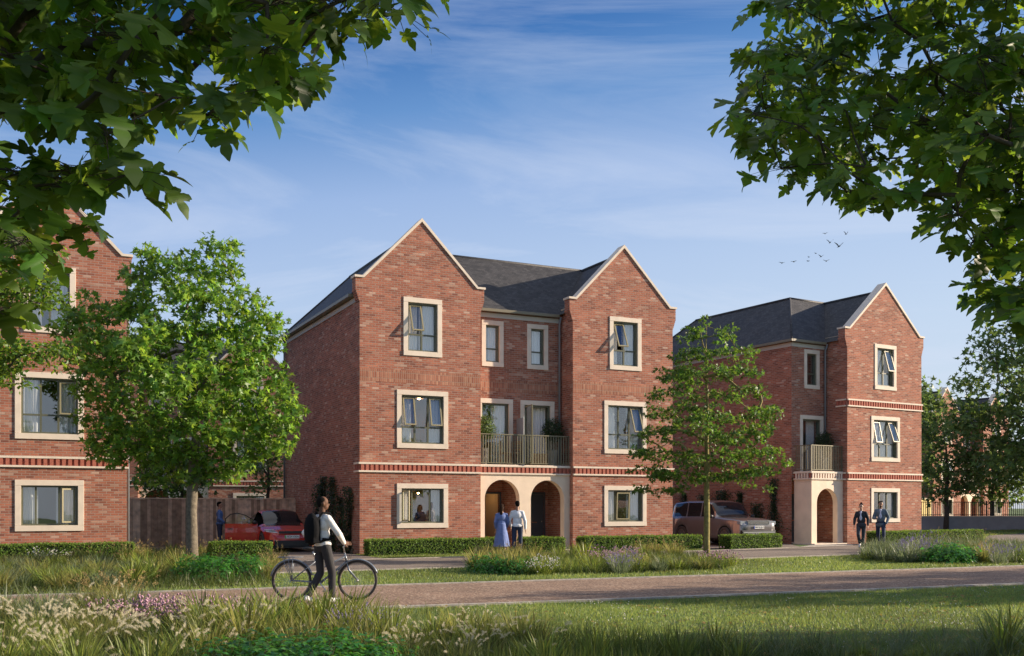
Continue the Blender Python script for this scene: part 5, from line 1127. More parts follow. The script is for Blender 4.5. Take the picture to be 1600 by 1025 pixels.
# person wheeling the bicycle, seen from behind his right shoulder
BX, BY = -3.2, 17.55
cyc, _ = person('person in white top and black backpack walking a grey bicycle along the footpath', (-3.16, 17.08, .012), R(-46),
    dict(elbR=(.27, .14, 1.15), wriR=(.13, .34, .99), hanR=(-.3, 1, -.1), elbL=(-.38, -.10, 1.16), wriL=(-.46, .08, .98), hanL=(-.4, 1, -.3),
         kneR=(.10, .12, .51), ankR=(.10, .12, .09), toeR=(.1, 1, 0), kneL=(-.09, .02, .50), ankL=(-.10, -.22, .12), toeL=(.1, 1, -.25)), M['skin_dark'], 'sweat', 'blackcloth', 'shoe_w', vox=.009, head_yaw=-22, hairstyle='buzz')
bp = MB(); bp.ell((0, -.21, 1.23), (.155, .12, .27), 16, 12); bp.box(-.125, .125, -.26, -.12, 1.0, 1.42); bp.ell((0, -.28, 1.12), (.10, .05, .13), 12, 8)
for s in (-1, 1): bp.tube([(s*.09, -.13, 1.42), (s*.10, -.06, 1.50), (s*.11, .06, 1.50), (s*.12, .135, 1.38), (s*.13, .13, 1.2), (s*.15, .03, 1.06), (s*.12, -.12, 1.02)], .020, 8)
bp.tube([(.14, -.10, 1.07), (.175, 0, 1.06), (.16, .09, 1.07), (0, .14, 1.07), (-.16, .09, 1.07), (-.175, 0, 1.06), (-.14, -.1, 1.07)], .022, 8)
pk = remesh(bp, 'backpack', M['bag'], None, .010, 2); pk.location = cyc.location; pk.rotation_euler = cyc.rotation_euler; tag(pk, 'black backpack worn by the person with the bicycle', 'backpack')
# ---- bicycle
M['bike'] = mat('bicycle_frame', (.22,.25,.29), .35, metal=.4); M['tyre'] = mat('tyre', (.05,.045,.042), .8); M['alloy'] = mat('alloy', (.6,.6,.6), .3, metal=.9); M['rimbrown'] = mat('rim', (.42,.36,.30), .4, metal=.5)
bk = empty('bicycle', (BX, BY, .012), R(3)); tag(bk, 'grey city bicycle with mudguards and rear rack, wheeled along the footpath', 'bicycle')
RW, FW, BB, HT, ST = Vector((-.57, 0, .34)), Vector((.55, 0, .34)), Vector((-.08, 0, .30)), Vector((.33, 0, .80)), Vector((-.17, 0, .72))
def wheel(c):
    t = MB(); t.tube([c+Vector((math.cos(a)*.322, 0, math.sin(a)*.322)) for a in [2*math.pi*i/48 for i in range(48)]], .021, 8, closed=True); w_ = t.build('wheel', M['tyre'], bk, smooth=True)
    t = MB(); t.tube([c+Vector((math.cos(a)*.298, 0, math.sin(a)*.298)) for a in [2*math.pi*i/48 for i in range(48)]], .010, 6, closed=True); t.build('rim', M['rimbrown'], w_, smooth=True)
    t = MB()
    for i in range(28): a = 2*math.pi*i/28; s = .02 if i % 2 else -.02; t.tube([c+Vector((math.cos(a+.5)*.02, s, math.sin(a+.5)*.02)), c+Vector((math.cos(a)*.295, 0, math.sin(a)*.295))], .0013, 3)
    t.build('spokes', M['alloy'], w_); t = MB(); t.tube([c-Vector((0, .05, 0)), c+Vector((0, .05, 0))], .018, 10); t.build('hub', M['alloy'], w_, smooth=True)
    t = MB(); arc = [(math.radians(a)) for a in range(20 if c.x > 0 else 15, 176 if c.x < 0 else 165, 9)]
    for y in (-.026, 0, .026): t.tube([c+Vector((math.cos(a)*(.362-abs(y)*.2), y, math.sin(a)*(.362-abs(y)*.2))) for a in arc], .012, 6)
    t.build('mudguard', M['bike'], bk, smooth=True)
wheel(RW); wheel(FW)
t = MB(); HB = HT+Vector((.035, 0, -.14))
for p, q, r_ in ((HT, HB, .020), (HB, BB, .020), (HT+Vector((.01, 0, -.05)), ST+Vector((.06, 0, -.20)), .016), (BB, ST, .018)): t.tube([p, q], r_, 10)
for s in (-1, 1): t.tube([BB+Vector((0, s*.03, 0)), RW+Vector((0, s*.055, 0))], .011, 8); t.tube([ST+Vector((.01, s*.015, -.05)), RW+Vector((0, s*.055, 0))], .009, 8); t.tube([HB+Vector((.005, s*.02, -.01)), HB+Vector((.035, s*.045, -.14)), FW+Vector((0, s*.05, 0))], .011, 8)
t.build('frame', M['bike'], bk, smooth=True)
t = MB(); t.tube([ST, ST+Vector((-.05, 0, .14))], .013, 8); t.build('seat_post', M['alloy'], bk, smooth=True); t = MB(); t.tube([HT, HT+Vector((-.02, 0, .12)), HT+Vector((.05, 0, .14))], .013, 8); t.build('stem', M['alloy'], bk, smooth=True)
t = MB(); hb_ = HT+Vector((.05, 0, .14)); t.tube([hb_+Vector((-.13, -.27, .01)), hb_+Vector((-.04, -.24, .02)), hb_+Vector((0, -.12, .02)), hb_, hb_+Vector((0, .12, .02)), hb_+Vector((-.04, .24, .02)), hb_+Vector((-.13, .27, .01))], .011, 8); t.build('handlebar', M['alloy'], bk, smooth=True)
for s in (-1, 1): t = MB(); t.tube([hb_+Vector((-.14, s*.272, .01)), hb_+Vector((-.05, s*.245, .02))], .016, 8); t.build('grip', M['black'], bk, smooth=True)
t = MB(); sp_ = ST+Vector((-.05, 0, .15)); t.ell(sp_+Vector((-.06, 0, .015)), (.11, .085, .035)); t.ell(sp_+Vector((.07, 0, .012)), (.09, .03, .025)); remesh(t, 'saddle', M['black'], bk, .008, 2)
t = MB(); z = .34+.40
for s in (-1, 1): t.tube([(-.80, s*.06, z), (-.38, s*.06, z)], .006, 6); t.tube([(-.62, s*.065, z), RW+Vector((-.0, s*.062, 0))], .006, 6); t.tube([(-.72, s*.065, z), RW+Vector((-.0, s*.062, 0))], .006, 6); t.tube([(-.54, s*.065, z), RW+Vector((0, s*.062, 0))], .006, 6)
for x in (-.8, -.7, -.6, -.5, -.4): t.tube([(x, -.06, z), (x, .06, z)], .005, 6)
t.build('rack', M['bike'], bk, smooth=True)
t = MB(); t.lathe([(.085, -.045), (.09, -.042), (.09, -.038), (.085, -.035)], BB, 'y', 24, True); t.tube([BB-Vector((0, .08, 0)), BB-Vector((0, -.08, 0))], .012, 8)
t.tube([BB+Vector((0, -.08, 0)), BB+Vector((.10, -.08, -.13))], .010, 6); t.tube([BB+Vector((0, .08, 0)), BB+Vector((-.10, .08, .13))], .010, 6); t.box(BB.x+.05, BB.x+.15, -.15, -.08, BB.z-.145, BB.z-.125); t.box(BB.x-.15, BB.x-.05, .08, .15, BB.z+.125, BB.z+.145); t.build('crankset', M['alloy'], bk)
t = MB(); t.tube([BB+Vector((0, -.04, .088)), RW+Vector((0, -.04, .035))], .004, 4); t.tube([BB+Vector((0, -.04, -.088)), RW+Vector((0, -.04, -.035))], .004, 4); t.build('chain', M['black'], bk)
t = MB(); t.tube([hb_+Vector((0, .05, 0)), hb_+Vector((.10, .05, .02)), HB+Vector((.05, .03, .0))], .003, 5); t.tube([hb_+Vector((0, -.05, 0)), hb_+Vector((.09, -.05, .0)), HB+Vector((.03, -.02, .03)), BB+Vector((.1, -.02, .1))], .003, 5); t.build('cables', M['black'], bk)
# ---- the couple looking at the house, from behind
person('person in a long blue belted dress with dark hair, standing left of the couple', (-.33, 33.0, .02), R(8),
    dict(elbR=(.22, .03, 1.17), wriR=(.20, .15, .98), elbL=(-.22, -.02, 1.16), wriL=(-.19, .12, .95)), M['skin_light'], 'dress', None, 'shoe_w', hair='hair_brown', hgt=1.70, hairstyle='long', dress=True, head_yaw=-18)
person('person in white shirt and navy trousers, seen from behind beside the blue dress', (.17, 33.1, .02), R(0),
    dict(elbL=(-.25, .02, 1.16), wriL=(-.20, .16, .95), elbR=(.25, -.03, 1.13), wriR=(.26, .02, .88)), M['skin_mid'], 'white_shirt', 'navy', 'shoe_b', hgt=1.80, head_yaw=14)
# ---- the pair walking on the right
person('person with hair in a bun, dark blazer and white trainers, left of the walking pair', (13.2, 38.7, .02), R(152),
    dict(elbL=(-.24, -.06, 1.17), wriL=(-.25, .02, .93), elbR=(.24, .02, 1.17), wriR=(.24, .14, .96), kneR=(.07, .24, .56), ankR=(.06, -.02, .24), toeR=(0, 1, -.7), kneL=(-.08, .03, .50), ankL=(-.05, .06, .09)), M['skin_light'], 'blazer', 'jeans', 'shoe_w', hgt=1.74, hairstyle='bun', jacket=True, inner='lavshirt', head_yaw=8, head_pitch=-12)
person('bearded person in grey blue blazer and pale shirt, right of the walking pair', (14.15, 39.3, .02), R(158),
    dict(elbR=(.25, .03, 1.14), wriR=(.14, .24, 1.12), hanR=(-.3, 1, .4), elbL=(-.27, -.06, 1.15), wriL=(-.20, .08, .93), hanL=(.3, .3, -1), kneL=(-.11, .24, .55), ankL=(-.10, .34, .12), kneR=(.09, -.02, .50), ankR=(.08, -.30, .16), toeR=(0, 1, -.3)), M['skin_mid'], 'grey_blazer', 'navy', 'shoe_b', hgt=1.84, jacket=True, inner='lavshirt', head_pitch=-8, beard=True, head_yaw=8)
# ---- by the red car
person('person in a blue shirt and dark trousers standing at the open red car door', (-10.62, 37.2, .02), R(-80),
    dict(elbR=(.24, .0, 1.17), wriR=(.18, .20, 1.02), hanR=(0, 1, -.2), elbL=(-.24, -.02, 1.16), wriL=(-.20, .16, 1.00), hanL=(0, 1, -.2)), M['skin_mid'], 'blue_shirt', 'navy', 'shoe_b', hgt=1.80)
# ---- indoors behind the open ground floor window
pi = loc_c(2.42, 1.5); person('person in dark blue clothes standing inside behind the ground floor window', (*pi, .12), R(200), dict(elbR=(.26, .1, 1.18), wriR=(.10, .27, 1.15), elbL=(-.26, .1, 1.18), wriL=(-.12, .27, 1.1)), M['skin_mid'], 'navy', 'navy', 'shoe_b', hgt=1.72)
# pendant lamps inside that room
M['bulb'] = bpy.data.materials.new('lit_bulb'); M['bulb'].use_nodes = True; _p = M['bulb'].node_tree.nodes['Principled BSDF']; _p.inputs['Emission Color'].default_value = (1, .62, .25, 1); _p.inputs['Emission Strength'].default_value = 16; _p.inputs['Base Color'].default_value = (1, .7, .4, 1)
M['brass'] = mat('brass', (.45,.30,.12), .35, metal=.8)
for t_, s_, z_, lb in ((2.05, 1.2, 2.12, 'lit pendant lamp on the left inside the ground floor window'), (2.62, 1.35, 2.15, 'lit pendant lamp on the right inside the ground floor window')):
    p_ = loc_c(t_, s_); lo = empty('pendant_lamp', (*p_, z_)); tag(lo, lb, 'lamp', 'pendant lamps in the window')
    m = MB(); m.lathe([(.02, .10), (.05, .08), (.10, .0), (.105, -.02)], (0, 0, 0), 'z', 20); m.build('lamp_shade', M['brass'], lo, smooth=True); m = MB(); m.ell((0, 0, -.02), .045); m.build('bulb', M['bulb'], lo, smooth=True); m = MB(); m.tube([(0, 0, .1), (0, 0, 2.98-z_)], .004, 5); m.build('cord', M['black'], lo)

def added_room_lamp(label, p_, z_):  # lamps added to warm the windows, upper ones hidden near the ceiling
    lo = empty('pendant_lamp', (*p_, z_)); tag(lo, label, 'lamp', 'pendant lamps added to warm the rooms')
    m = MB(); m.lathe([(.03, .12), (.09, .10), (.17, .0), (.17, -.03)], (0, 0, 0), 'z', 20); m.build('lamp_shade', M['brass'], lo, smooth=True); m = MB(); m.ell((0, 0, .0), .07); m.build('bulb', M['bulb'], lo, smooth=True); m = MB(); m.tube([(0, 0, .1), (0, 0, .4)], .004, 5); m.build('cord', M['black'], lo)
added_room_lamp('lit pendant lamp added out of sight to warm the first floor room of the middle house, left gable', loc_c(2.2, 2.3), 5.72)
added_room_lamp('lit pendant lamp added out of sight to warm the first floor room of the middle house, right gable', loc_c(10.5, 2.3), 5.72)
added_room_lamp('lit pendant lamp added out of sight to warm the first floor room of the left house', loc_a(10.5, 2.3), 5.72)
added_room_lamp('lit pendant lamp added to warm the ground floor room of the middle house, right gable', loc_c(10.5, 2.3), 2.6)
added_room_lamp('lit pendant lamp added to warm the ground floor room of the left house', loc_a(10.5, 2.3), 2.6)
# ------------------------------------------------------------ cars
def interp(tab, x):
    for (a, va), (b, vb) in zip(tab, tab[1:]):
        if x <= b: t = (x-a)/(b-a) if b > a else 0; t = max(0, min(1, t)); t = t*t*(3-2*t)*.6+t*.4; return va+(vb-va)*t
    return tab[-1][1]
M['car_glass'] = mat('car_glass', (.012,.014,.018), .04, spec=.8); M['trim'] = mat('black_trim', (.018,.018,.02), .45)
M['lamp_glass'] = mat('lamp_glass', (.30,.33,.36), .08, spec=.8, coat=.6); M['drl'] = mat('lamp_white', (.85,.86,.88), .3); M['plate'] = mat('plate', (.80,.80,.76), .5); M['plate_green'] = mat('plate_green', (.05,.45,.12), .5); M['plate_blue'] = mat('plate_blue', (.03,.08,.40), .5)
def car_paint(name, c, metal=0): return mat(name, c, .28, metal=metal, coat=1.0)
def text(s, size, m, parent, loc, rot, name='plate_lettering'):
    cu = bpy.data.curves.new('t', 'FONT'); cu.body = s; cu.size = size; cu.align_x = 'CENTER'; cu.align_y = 'CENTER'; cu.extrude = .0015
    o = bpy.data.objects.new('t', cu); col.objects.link(o); dg = bpy.context.evaluated_depsgraph_get(); me = bpy.data.meshes.new_from_object(o.evaluated_get(dg)); bpy.data.objects.remove(o)
    me.materials.clear(); q = link_mesh(me, name, m, parent); q.location = loc; q.rotation_euler = rot; return q
def car(label, loc, rz, S, paint, plate_txt, plate_col, skip_door=False):
    """S: tables along x (front positive). loft of cross-sections with wheel arches cut into the lower edge"""
    o = empty('parked_car', (*loc, .016), rz); tag(o, label, 'car', 'cars parked in the driveways')
    xf, xr = S['x1'], S['x0']; wr, ax = S['wr'], S['axles']; n = int((xf-xr)/.04)
    v, f, mi = [], [], []; K = 15
    for i in range(n+1):
        x = xr+(xf-xr)*i/n; w_ = interp(S['w'], x); bz = interp(S['belt'], x); rz_ = interp(S['roof'], x); g_ = max(0, rz_-bz); zl = interp(S['low'], x); zsill = zl
        for a in ax:
            d = abs(x-a)
            if d < wr*1.14: zl = max(zl, wr*.98+math.sqrt((wr*1.14)**2-d*d)-.0)
        zl = min(zl, bz-.12)
        tw = interp(S['tumble'], x); cr = interp(S['crown'], x)
        pts = [(0, max(zsill, .2)), (w_*.70, max(zsill, .2)), (w_*.705, zl+.0), (w_*.965, zl), (w_*.995, zl+(bz-zl)*.25), (w_*1.0, zl+(bz-zl)*.5), (w_*.985, zl+(bz-zl)*.72), (w_*.965, bz-.05), (w_*.925, bz)]
        k = min(1, g_/.25)
        flat = [(w_*.80, bz+cr*.45), (w_*.66, bz+cr*.7), (w_*.5, bz+cr*.87), (w_*.33, bz+cr*.96), (w_*.16, bz+cr), (0, bz+cr)]
        wt = w_*tw; cab = [(w_*.905+(wt-w_*.905)*.5, bz+g_*.48), (wt+.01, rz_-.075 if g_ > .15 else bz+g_*.8), (wt-.035, rz_-.02), (wt*.72, rz_+.012), (wt*.36, rz_+.026), (0, rz_+.03)]
        pts += [(a_[0]*(1-k)+b_[0]*k, a_[1]*(1-k)+b_[1]*k) for a_, b_ in zip(flat, cab)]
        v += [(x, -y, z) for y, z in pts]+[(x, y, z) for y, z in pts]
    def xm(i): return xr+(xf-xr)*(i+.5)/n
    for i in range(n):
        x = xm(i)
        for s in (0, 1):
            for j in range(K-1):
                a = i*2*K+s*K+j; b = a+2*K; q = (a, a+1, b+1, b) if s == 0 else (a, b, b+1, a+1)
                m_ = 0
                if 9 > j >= 8 and any(p0 < x < p1 for p0, p1 in S['side_glass']): m_ = 1
                if j == 9 and any(p0 < x < p1 for p0, p1 in S['side_glass']): m_ = 1
                if j >= 11 and any(p0 < x < p1 for p0, p1 in S['top_glass']): m_ = 1
                if j == 10 and any(p0+.06 < x < p1-.04 for p0, p1 in S['top_glass']): m_ = 1
                if j <= 2: m_ = 2
                if j == 3 and any(abs(x-a_) < wr*1.05 for a_ in ax): m_ = 0
                if skip_door and s == 0 and 3 <= j <= 9 and S['door'][0] < x < S['door'][1]: continue
                f.append(q); mi.append(m_)
    for i, rev in ((0, False), (n, True)):
        for s in (0, 1): L_ = [i*2*K+s*K+j for j in range(K)]; f.append(tuple(L_ if (s == 1) != rev else L_[::-1])); mi.append(0)
    me = bpy.data.meshes.new('body'); me.from_pydata(v, [], f); me.polygons.foreach_set('material_index', mi); me.polygons.foreach_set('use_smooth', [True]*len(f)); me.update()
    link_mesh(me, 'body', [paint, M['car_glass'], M['trim']], o)
    m = MB(); m.box(xr+.25, xf-.35, -S['W']*.68, S['W']*.68, .22, .60); 
    if skip_door: m.box(-.9, .4, -S['W']*.62, S['W']*.62, .60, .64)
    m.build('underbody', M['trim'], o)
    for a in ax:
        for s in (-1, 1):
            c = Vector((a, s*(S['W']-.12), wr)); m = MB(); q = [(wr*.66, -.10), (wr*.70, -.115), (wr*.93, -.115), (wr, -.085), (wr, .085), (wr*.93, .115), (wr*.70, .115), (wr*.66, .10)]
            m.lathe(q, c, 'y', 36, True); w_ = m.build('wheel', M['tyre'], o, smooth=True)
            m = MB(); m.lathe([(wr*.67, -.10), (wr*.67, .10), (wr*.62, .10), (wr*.60, -.10)], c, 'y', 36, True); yo = c.y+s*.085
            for k in range(S['spokes']):
                an = 2*math.pi*k/S['spokes']; d = Vector((math.cos(an), 0, math.sin(an)))
                for off in (-.028, .028):
                    e_ = Vector((-math.sin(an), 0, math.cos(an)))*off
                    m.obox(Vector((c.x, yo, c.z))+d*wr*.36+e_*1.0, d+e_*1.5, (0, 1, 0), .011, .012, wr*.28)
            m.lathe([(.001, 0), (.07, 0), (.075, -.03*s)], Vector((c.x, yo+.01*s, c.z)), 'y', 20); m.build('rim', M['alloy'], w_)
            m = MB(); m.lathe([(.001, 0), (wr*.55, 0), (wr*.55, .02)], Vector((c.x, c.y, c.z)), 'y', 24); m.build('brake_disc', M['trim'], w_)
    for s in (-1, 1):
        if skip_door and s == -1: continue
        m = MB(); m.ell((S['mx'], s*(S['W']+.09), S['mz']), (.07, .11, .075), 14, 10); m.tube([(S['mx']+.02, s*(S['W']-.09), S['mz']-.06), (S['mx']+.01, s*(S['W']+.05), S['mz']-.03)], .022, 8); m.build('wing_mirror', M['trim'], o, smooth=True)
    S['front'](o, paint)
    px, pz = S['plate']
    m = MB(); m.box(px, px+.012, -.26, .26, pz-.056, pz+.056); pl = m.build('number_plate', M['plate'], o, bevel=.004)
    m = MB(); m.box(px+.0125, px+.0145, -.258, -.215, pz-.054, pz+.054); m.build('plate_band', plate_col, pl)
    text(plate_txt, .098, M['black'], pl, (px+.015, .022, pz), (R(90), 0, R(90)))
    return o
def front_ev(o, paint):
    for s in (-1, 1):
        m = MB(); m.prism_ = None
        P_ = [(2.18, s*.50, .70), (2.00, s*.86, .74), (1.93, s*.90, .80), (2.10, s*.62, .79)]
        Q_ = [(x+.03, y, z) for x, y, z in P_]; m.face(*(Q_ if s > 0 else Q_[::-1])); 
        m.tube([Q_[0], Q_[1]], .012, 6); m.tube([Q_[2], Q_[3]], .012, 6); m.tube([Q_[1], Q_[2]], .010, 6); m.build('headlight', M['lamp_glass'], o)
        m = MB(); m.tube([(x+.015, y, z) for x, y, z in (Q_[3], Q_[2])], .011, 6); m.tube([(x+.015, y, z-.008) for x, y, z in (Q_[0], Q_[1])], .011, 6); m.build('running_light', M['drl'], o)
        m = MB(); m.obox((2.20, s*.66, .36), (0, 1, 0), (0, 0, 1), .03, .08, .16); m.build('side_intake', M['trim'], o)
    m = MB(); m.box(2.235, 2.285, -.46, .46, .66, .75); m.build('upper_grille', M['trim'], o, bevel=.01); m = MB(); m.box(2.20, 2.30, -.62, .62, .20, .42)
    m.build('lower_grille', M['trim'], o, bevel=.02); m = MB(); m.box(2.22, 2.31, -.70, .70, .16, .20); m.build('splitter', M['trim'], o)
EV = dict(x0=-2.40, x1=2.28, W=.93, wr=.345, axles=(1.45, -1.40), spokes=7, w=[(-2.40, .72), (-2.1, .86), (-1.4, .93), (1.2, .93), (1.75, .90), (2.08, .80), (2.28, .62)],
    belt=[(-2.40, .86), (-2.2, .98), (-1.2, 1.0), (.6, .93), (1.2, .88), (1.9, .76), (2.2, .66), (2.28, .52)], roof=[(-2.40, .86), (-2.15, 1.0), (-1.0, 1.40), (-.2, 1.49), (.25, 1.45), (1.12, .93), (1.25, .88), (2.28, .52)],
    low=[(-2.4, .40), (-2.1, .26), (-1.9, .20), (1.9, .20), (2.1, .20), (2.28, .24)], tumble=[(-2.4, .72), (0, .70), (1.2, .74), (2.3, .8)], crown=[(-2.4, .02), (.9, .05), (1.5, .07), (2.1, .04), (2.28, .01)],
    side_glass=[(-1.35, -.28), (-.22, .80)], top_glass=[(-2.05, -.95), (.28, 1.14)], door=(-.38, .82), mx=.78, mz=1.02, plate=(2.30, .55), front=front_ev)
red = car_paint('red_paint', (.52,.035,.022))
hd = -(math.pi/2-AC)
HD = Vector((math.cos(hd), math.sin(hd), 0))
fc = Vector((-7.80, 36.3, 0)); ctr = fc-HD*2.28
redcar = car('red electric car with its door wide open, parked in the left driveway', (ctr.x, ctr.y), hd, EV, red, 'FE24 VXN', M['plate_green'], True)
# open driver's door, hinged at its front edge
d = MB(); nn_ = 14; v0 = []
prof = [(0, .30), (.02, .33), (.035, .5), (.04, .68), (.03, .85), (0, 1.0)]
for i in range(nn_+1):
    t = i/nn_; v0.append([(-(t*1.14), -y_-.02*math.sin(t*3.1), z_+(0 if k not in (0,) else .03*t)) for k, (y_, z_) in enumerate(prof)])
for i in range(nn_):
    for k in range(len(prof)-1): d.face(v0[i][k], v0[i][k+1], v0[i+1][k+1], v0[i+1][k]); q = [Vector(p)+Vector((0, .09, 0)) for p in (v0[i][k], v0[i+1][k], v0[i+1][k+1], v0[i][k+1])]; q = [(p.x, .06, p.z) for p in q]; d.face(*q)
for k in range(len(prof)-1):
    for i in (0, nn_): a, b = v0[i][k], v0[i][k+1]; d.face(a, (a[0], .06, a[2]), (b[0], .06, b[2]), b)
for i in range(nn_):
    for k in (0, len(prof)-1): a, b = v0[i][k], v0[i+1][k]; d.face(a, b, (b[0], .06, b[2]), (a[0], .06, a[2]))
do = d.build('door', red, redcar, smooth=False); do.location = (.82, -.90, 0); do.rotation_euler = (0, 0, R(78))
d = MB(); arc = [(0.02, -.0, 1.0), (-.18, .02, 1.15), (-.42, .05, 1.30), (-.70, .07, 1.38), (-.95, .07, 1.34), (-1.12, .05, 1.18), (-1.14, .0, 1.0)]; d.tube(arc, .018, 6); d.build('window_frame', M['trim'], do, smooth=True)
d = MB(); d.face(*[(p[0], p[1]+.002, p[2]) for p in arc]); d.build('door_glass', M['glass'], do)
d = MB(); d.ell((-.10, -.14, 1.04), (.10, .07, .07), 14, 10); d.tube([(-.08, 0, 1.0), (-.09, -.09, 1.02)], .02, 6); d.build('wing_mirror', M['trim'], do, smooth=True)
d = MB(); d.box(-1.05, -.88, -.065, -.045, .80, .83); d.build('door_handle', M['trim'], do)
st = MB(); st.box(-.55, .0, -.70, -.22, .62, .78); st.obox((-.58, -.46, 1.0), (0, 0, 1), (1, 0, 0), .24, .06, .30); st.build('seat', M['trim'], redcar, bevel=.03)
def front_suv(o, paint):
    for s in (-1, 1):
        m = MB(); m.obox((2.40, s*.74, .965), (-.30*s*0-.0, s, 0), (0, 0, 1), .10, .062, .17); m.build('headlight', M['lamp_glass'], o, bevel=.015)
        m = MB(); m.obox((2.505, s*.74, .90), (0, 1, 0), (0, 0, 1), .004, .006, .15); m.build('running_light', M['drl'], o)
    m = MB(); m.box(2.40, 2.535, -.53, .53, .905, 1.035); g_ = m.build('grille', M['trim'], o, bevel=.01)
    m = MB(); m.box(2.50, 2.545, -.55, .55, 1.036, 1.05); m.box(2.50, 2.545, -.55, .55, .89, .904); m.box(2.50, 2.545, -.55, -.53, .905, 1.035); m.box(2.50, 2.545, .53, .55, .905, 1.035); m.build('grille_surround', M['chrome'], g_)
    m = MB()
    for z in (.93, .96, .99, 1.015): m.box(2.5355, 2.541, -.52, .52, z, z+.008)
    m.build('grille_bars', M['alloy'], g_)
    m = MB(); m.box(2.40, 2.56, -.86, .86, .47, .66); lg = m.build('lower_grille', M['trim'], o, bevel=.02); m = MB(); m.box(2.55, 2.575, -.80, .80, .56, .60); m.box(2.55, 2.575, -.60, .60, .49, .53); m.build('bumper_bar', M['alloy'], lg)
    m = MB()
    for s in (-1, 1): m.box(-1.6, 1.0, s*.93-.012, s*.93+.012, .30, .36)
    m.build('sill', M['trim'], o)
SUV = dict(x0=-2.45, x1=2.52, W=1.0, wr=.395, axles=(1.55, -1.45), spokes=10, w=[(-2.45, .86), (-2.2, .97), (-1.5, 1.0), (1.6, 1.0), (2.1, .97), (2.38, .90), (2.52, .84)],
    belt=[(-2.45, 1.10), (-2.3, 1.20), (0, 1.20), (1.0, 1.17), (1.8, 1.12), (2.35, 1.06), (2.48, 1.0), (2.52, .90)], roof=[(-2.45, 1.12), (-2.38, 1.60), (-2.1, 1.80), (-1.2, 1.86), (.0, 1.86), (.40, 1.80), (1.10, 1.20), (1.2, 1.16), (2.52, .90)],
    low=[(-2.45, .48), (-2.2, .36), (-1.9, .30), (2.0, .30), (2.3, .33), (2.52, .42)], tumble=[(-2.5, .82), (0, .80), (2.5, .82)], crown=[(-2.4, .02), (1.1, .03), (1.6, .05), (2.3, .03), (2.52, .0)],
    side_glass=[(-2.05, -1.15), (-1.08, -.18), (-.10, .72)], top_glass=[(-2.42, -2.2), (.42, 1.10)], door=(9, 9), mx=.82, mz=1.22, plate=(2.55, .78), front=front_suv)
silver = car_paint('silver_paint', (.27,.25,.25), .6)
axc = Vector((8.80, 42.1, 0))+Vector((-HD.y, HD.x, 0))*.88; ctr = axc-HD*1.55
car('silver four wheel drive car parked in shade between the two houses', (ctr.x, ctr.y), hd, SUV, silver, 'MW18 JLO', M['plate_blue'])
# ------------------------------------------------------------ balcony plants and furniture
M['terracotta'] = mat('stone_pot', (.30,.28,.25), .8, noise=.15); M['teak'] = mat('teak', (.36,.22,.11), .6, noise=.2)
def balcony_plant(label, x, y, z, r_, matn='leaf_ivy'):
    o = empty('potted_shrub', (x, y, z)); tag(o, label, 'potted plant', 'potted shrubs on the balconies'); m = MB(); m.lathe([(.001, 0), (.15, 0), (.21, .56), (.22, .60), (.19, .60), (.18, .55), (.001, .55)], (0, 0, 0), 'z', 24); m.build('pot', M['terracotta'], o, smooth=False)
    m = MB(); n = 1500; vv = rng.normal(0, 1, (n, 3)); vv /= np.linalg.norm(vv, axis=1, keepdims=True); rr = r_*rng.uniform(.55, 1.08, (n, 1))*(1+.12*np.sin(vv[:, :1]*7)*np.cos(vv[:, 2:]*6)); c = np.array([0, 0, 1.32])
    pos = c+vv*rr*[1, .8, 1.08]; m.tube([(0, 0, .5), (.01, 0, .8), (0, 0, 1.2)], [.03, .026, .02], 8)
    for i in range(14): m.tube([(0, 0, 1.0), tuple(c+vv[i]*[.1, .1, .1]), tuple(c+vv[i]*r_*.85)], [.014, .009, .004], 5)
    m.build('stems', M['bark_dark'], o); link_mesh(scatter('foliage', LEAF, pos, vv+rng.normal(0, .4, (n, 3)), vv+rng.normal(0, .9, (n, 3)), .075*rng.uniform(.6, 1.3, n)), 'foliage', M[matn], o)
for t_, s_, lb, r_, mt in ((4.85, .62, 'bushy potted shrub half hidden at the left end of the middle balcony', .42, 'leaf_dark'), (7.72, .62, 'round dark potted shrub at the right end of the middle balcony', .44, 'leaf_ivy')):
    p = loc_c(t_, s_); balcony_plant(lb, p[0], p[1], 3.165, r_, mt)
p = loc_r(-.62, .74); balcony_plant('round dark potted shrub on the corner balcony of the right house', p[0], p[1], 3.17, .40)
def chair(label, t_, s_, rz):
    p = loc_c(t_, s_); o = empty('wooden_chair', (p[0], p[1], 3.165), AC+rz); tag(o, label, 'chair', 'balcony chairs')
    m = MB(); m.box(-.22, .22, -.22, .22, .42, .45); m.build('seat', M['teak'], o, bevel=.005)
    for x in (-.2, .2):
        for y in (-.2, .2): m = MB(); m.box(x-.018, x+.018, y-.018, y+.018, 0, .42 if y < 0 else .88); m.build('leg', M['teak'], o)
    m = MB()
    for z in (.55, .66, .77, .84): m.box(-.18, .18, .19, .21, z, z+.05)
    m.build('backrest', M['teak'], o)
chair('wooden chair on the left side of the middle balcony', 5.75, .62, R(70)); chair('wooden chair beside the balcony divider, right of the other chair', 6.08, .60, R(-60))
p = loc_c(7.1, .66); o = empty('planter_box', (p[0], p[1], 3.165), AC); tag(o, 'long wooden planter box behind the right half of the balcony railing', 'planter'); m = MB(); m.box(-.36, .36, -.14, .14, .04, .45); m.build('box', M['teak'], o, bevel=.01); m = MB(); m.box(-.33, -.27, -.12, .12, 0, .04); m.build('foot', M['teak'], o); m = MB(); m.box(.27, .33, -.12, .12, 0, .04); m.build('foot', M['teak'], o)
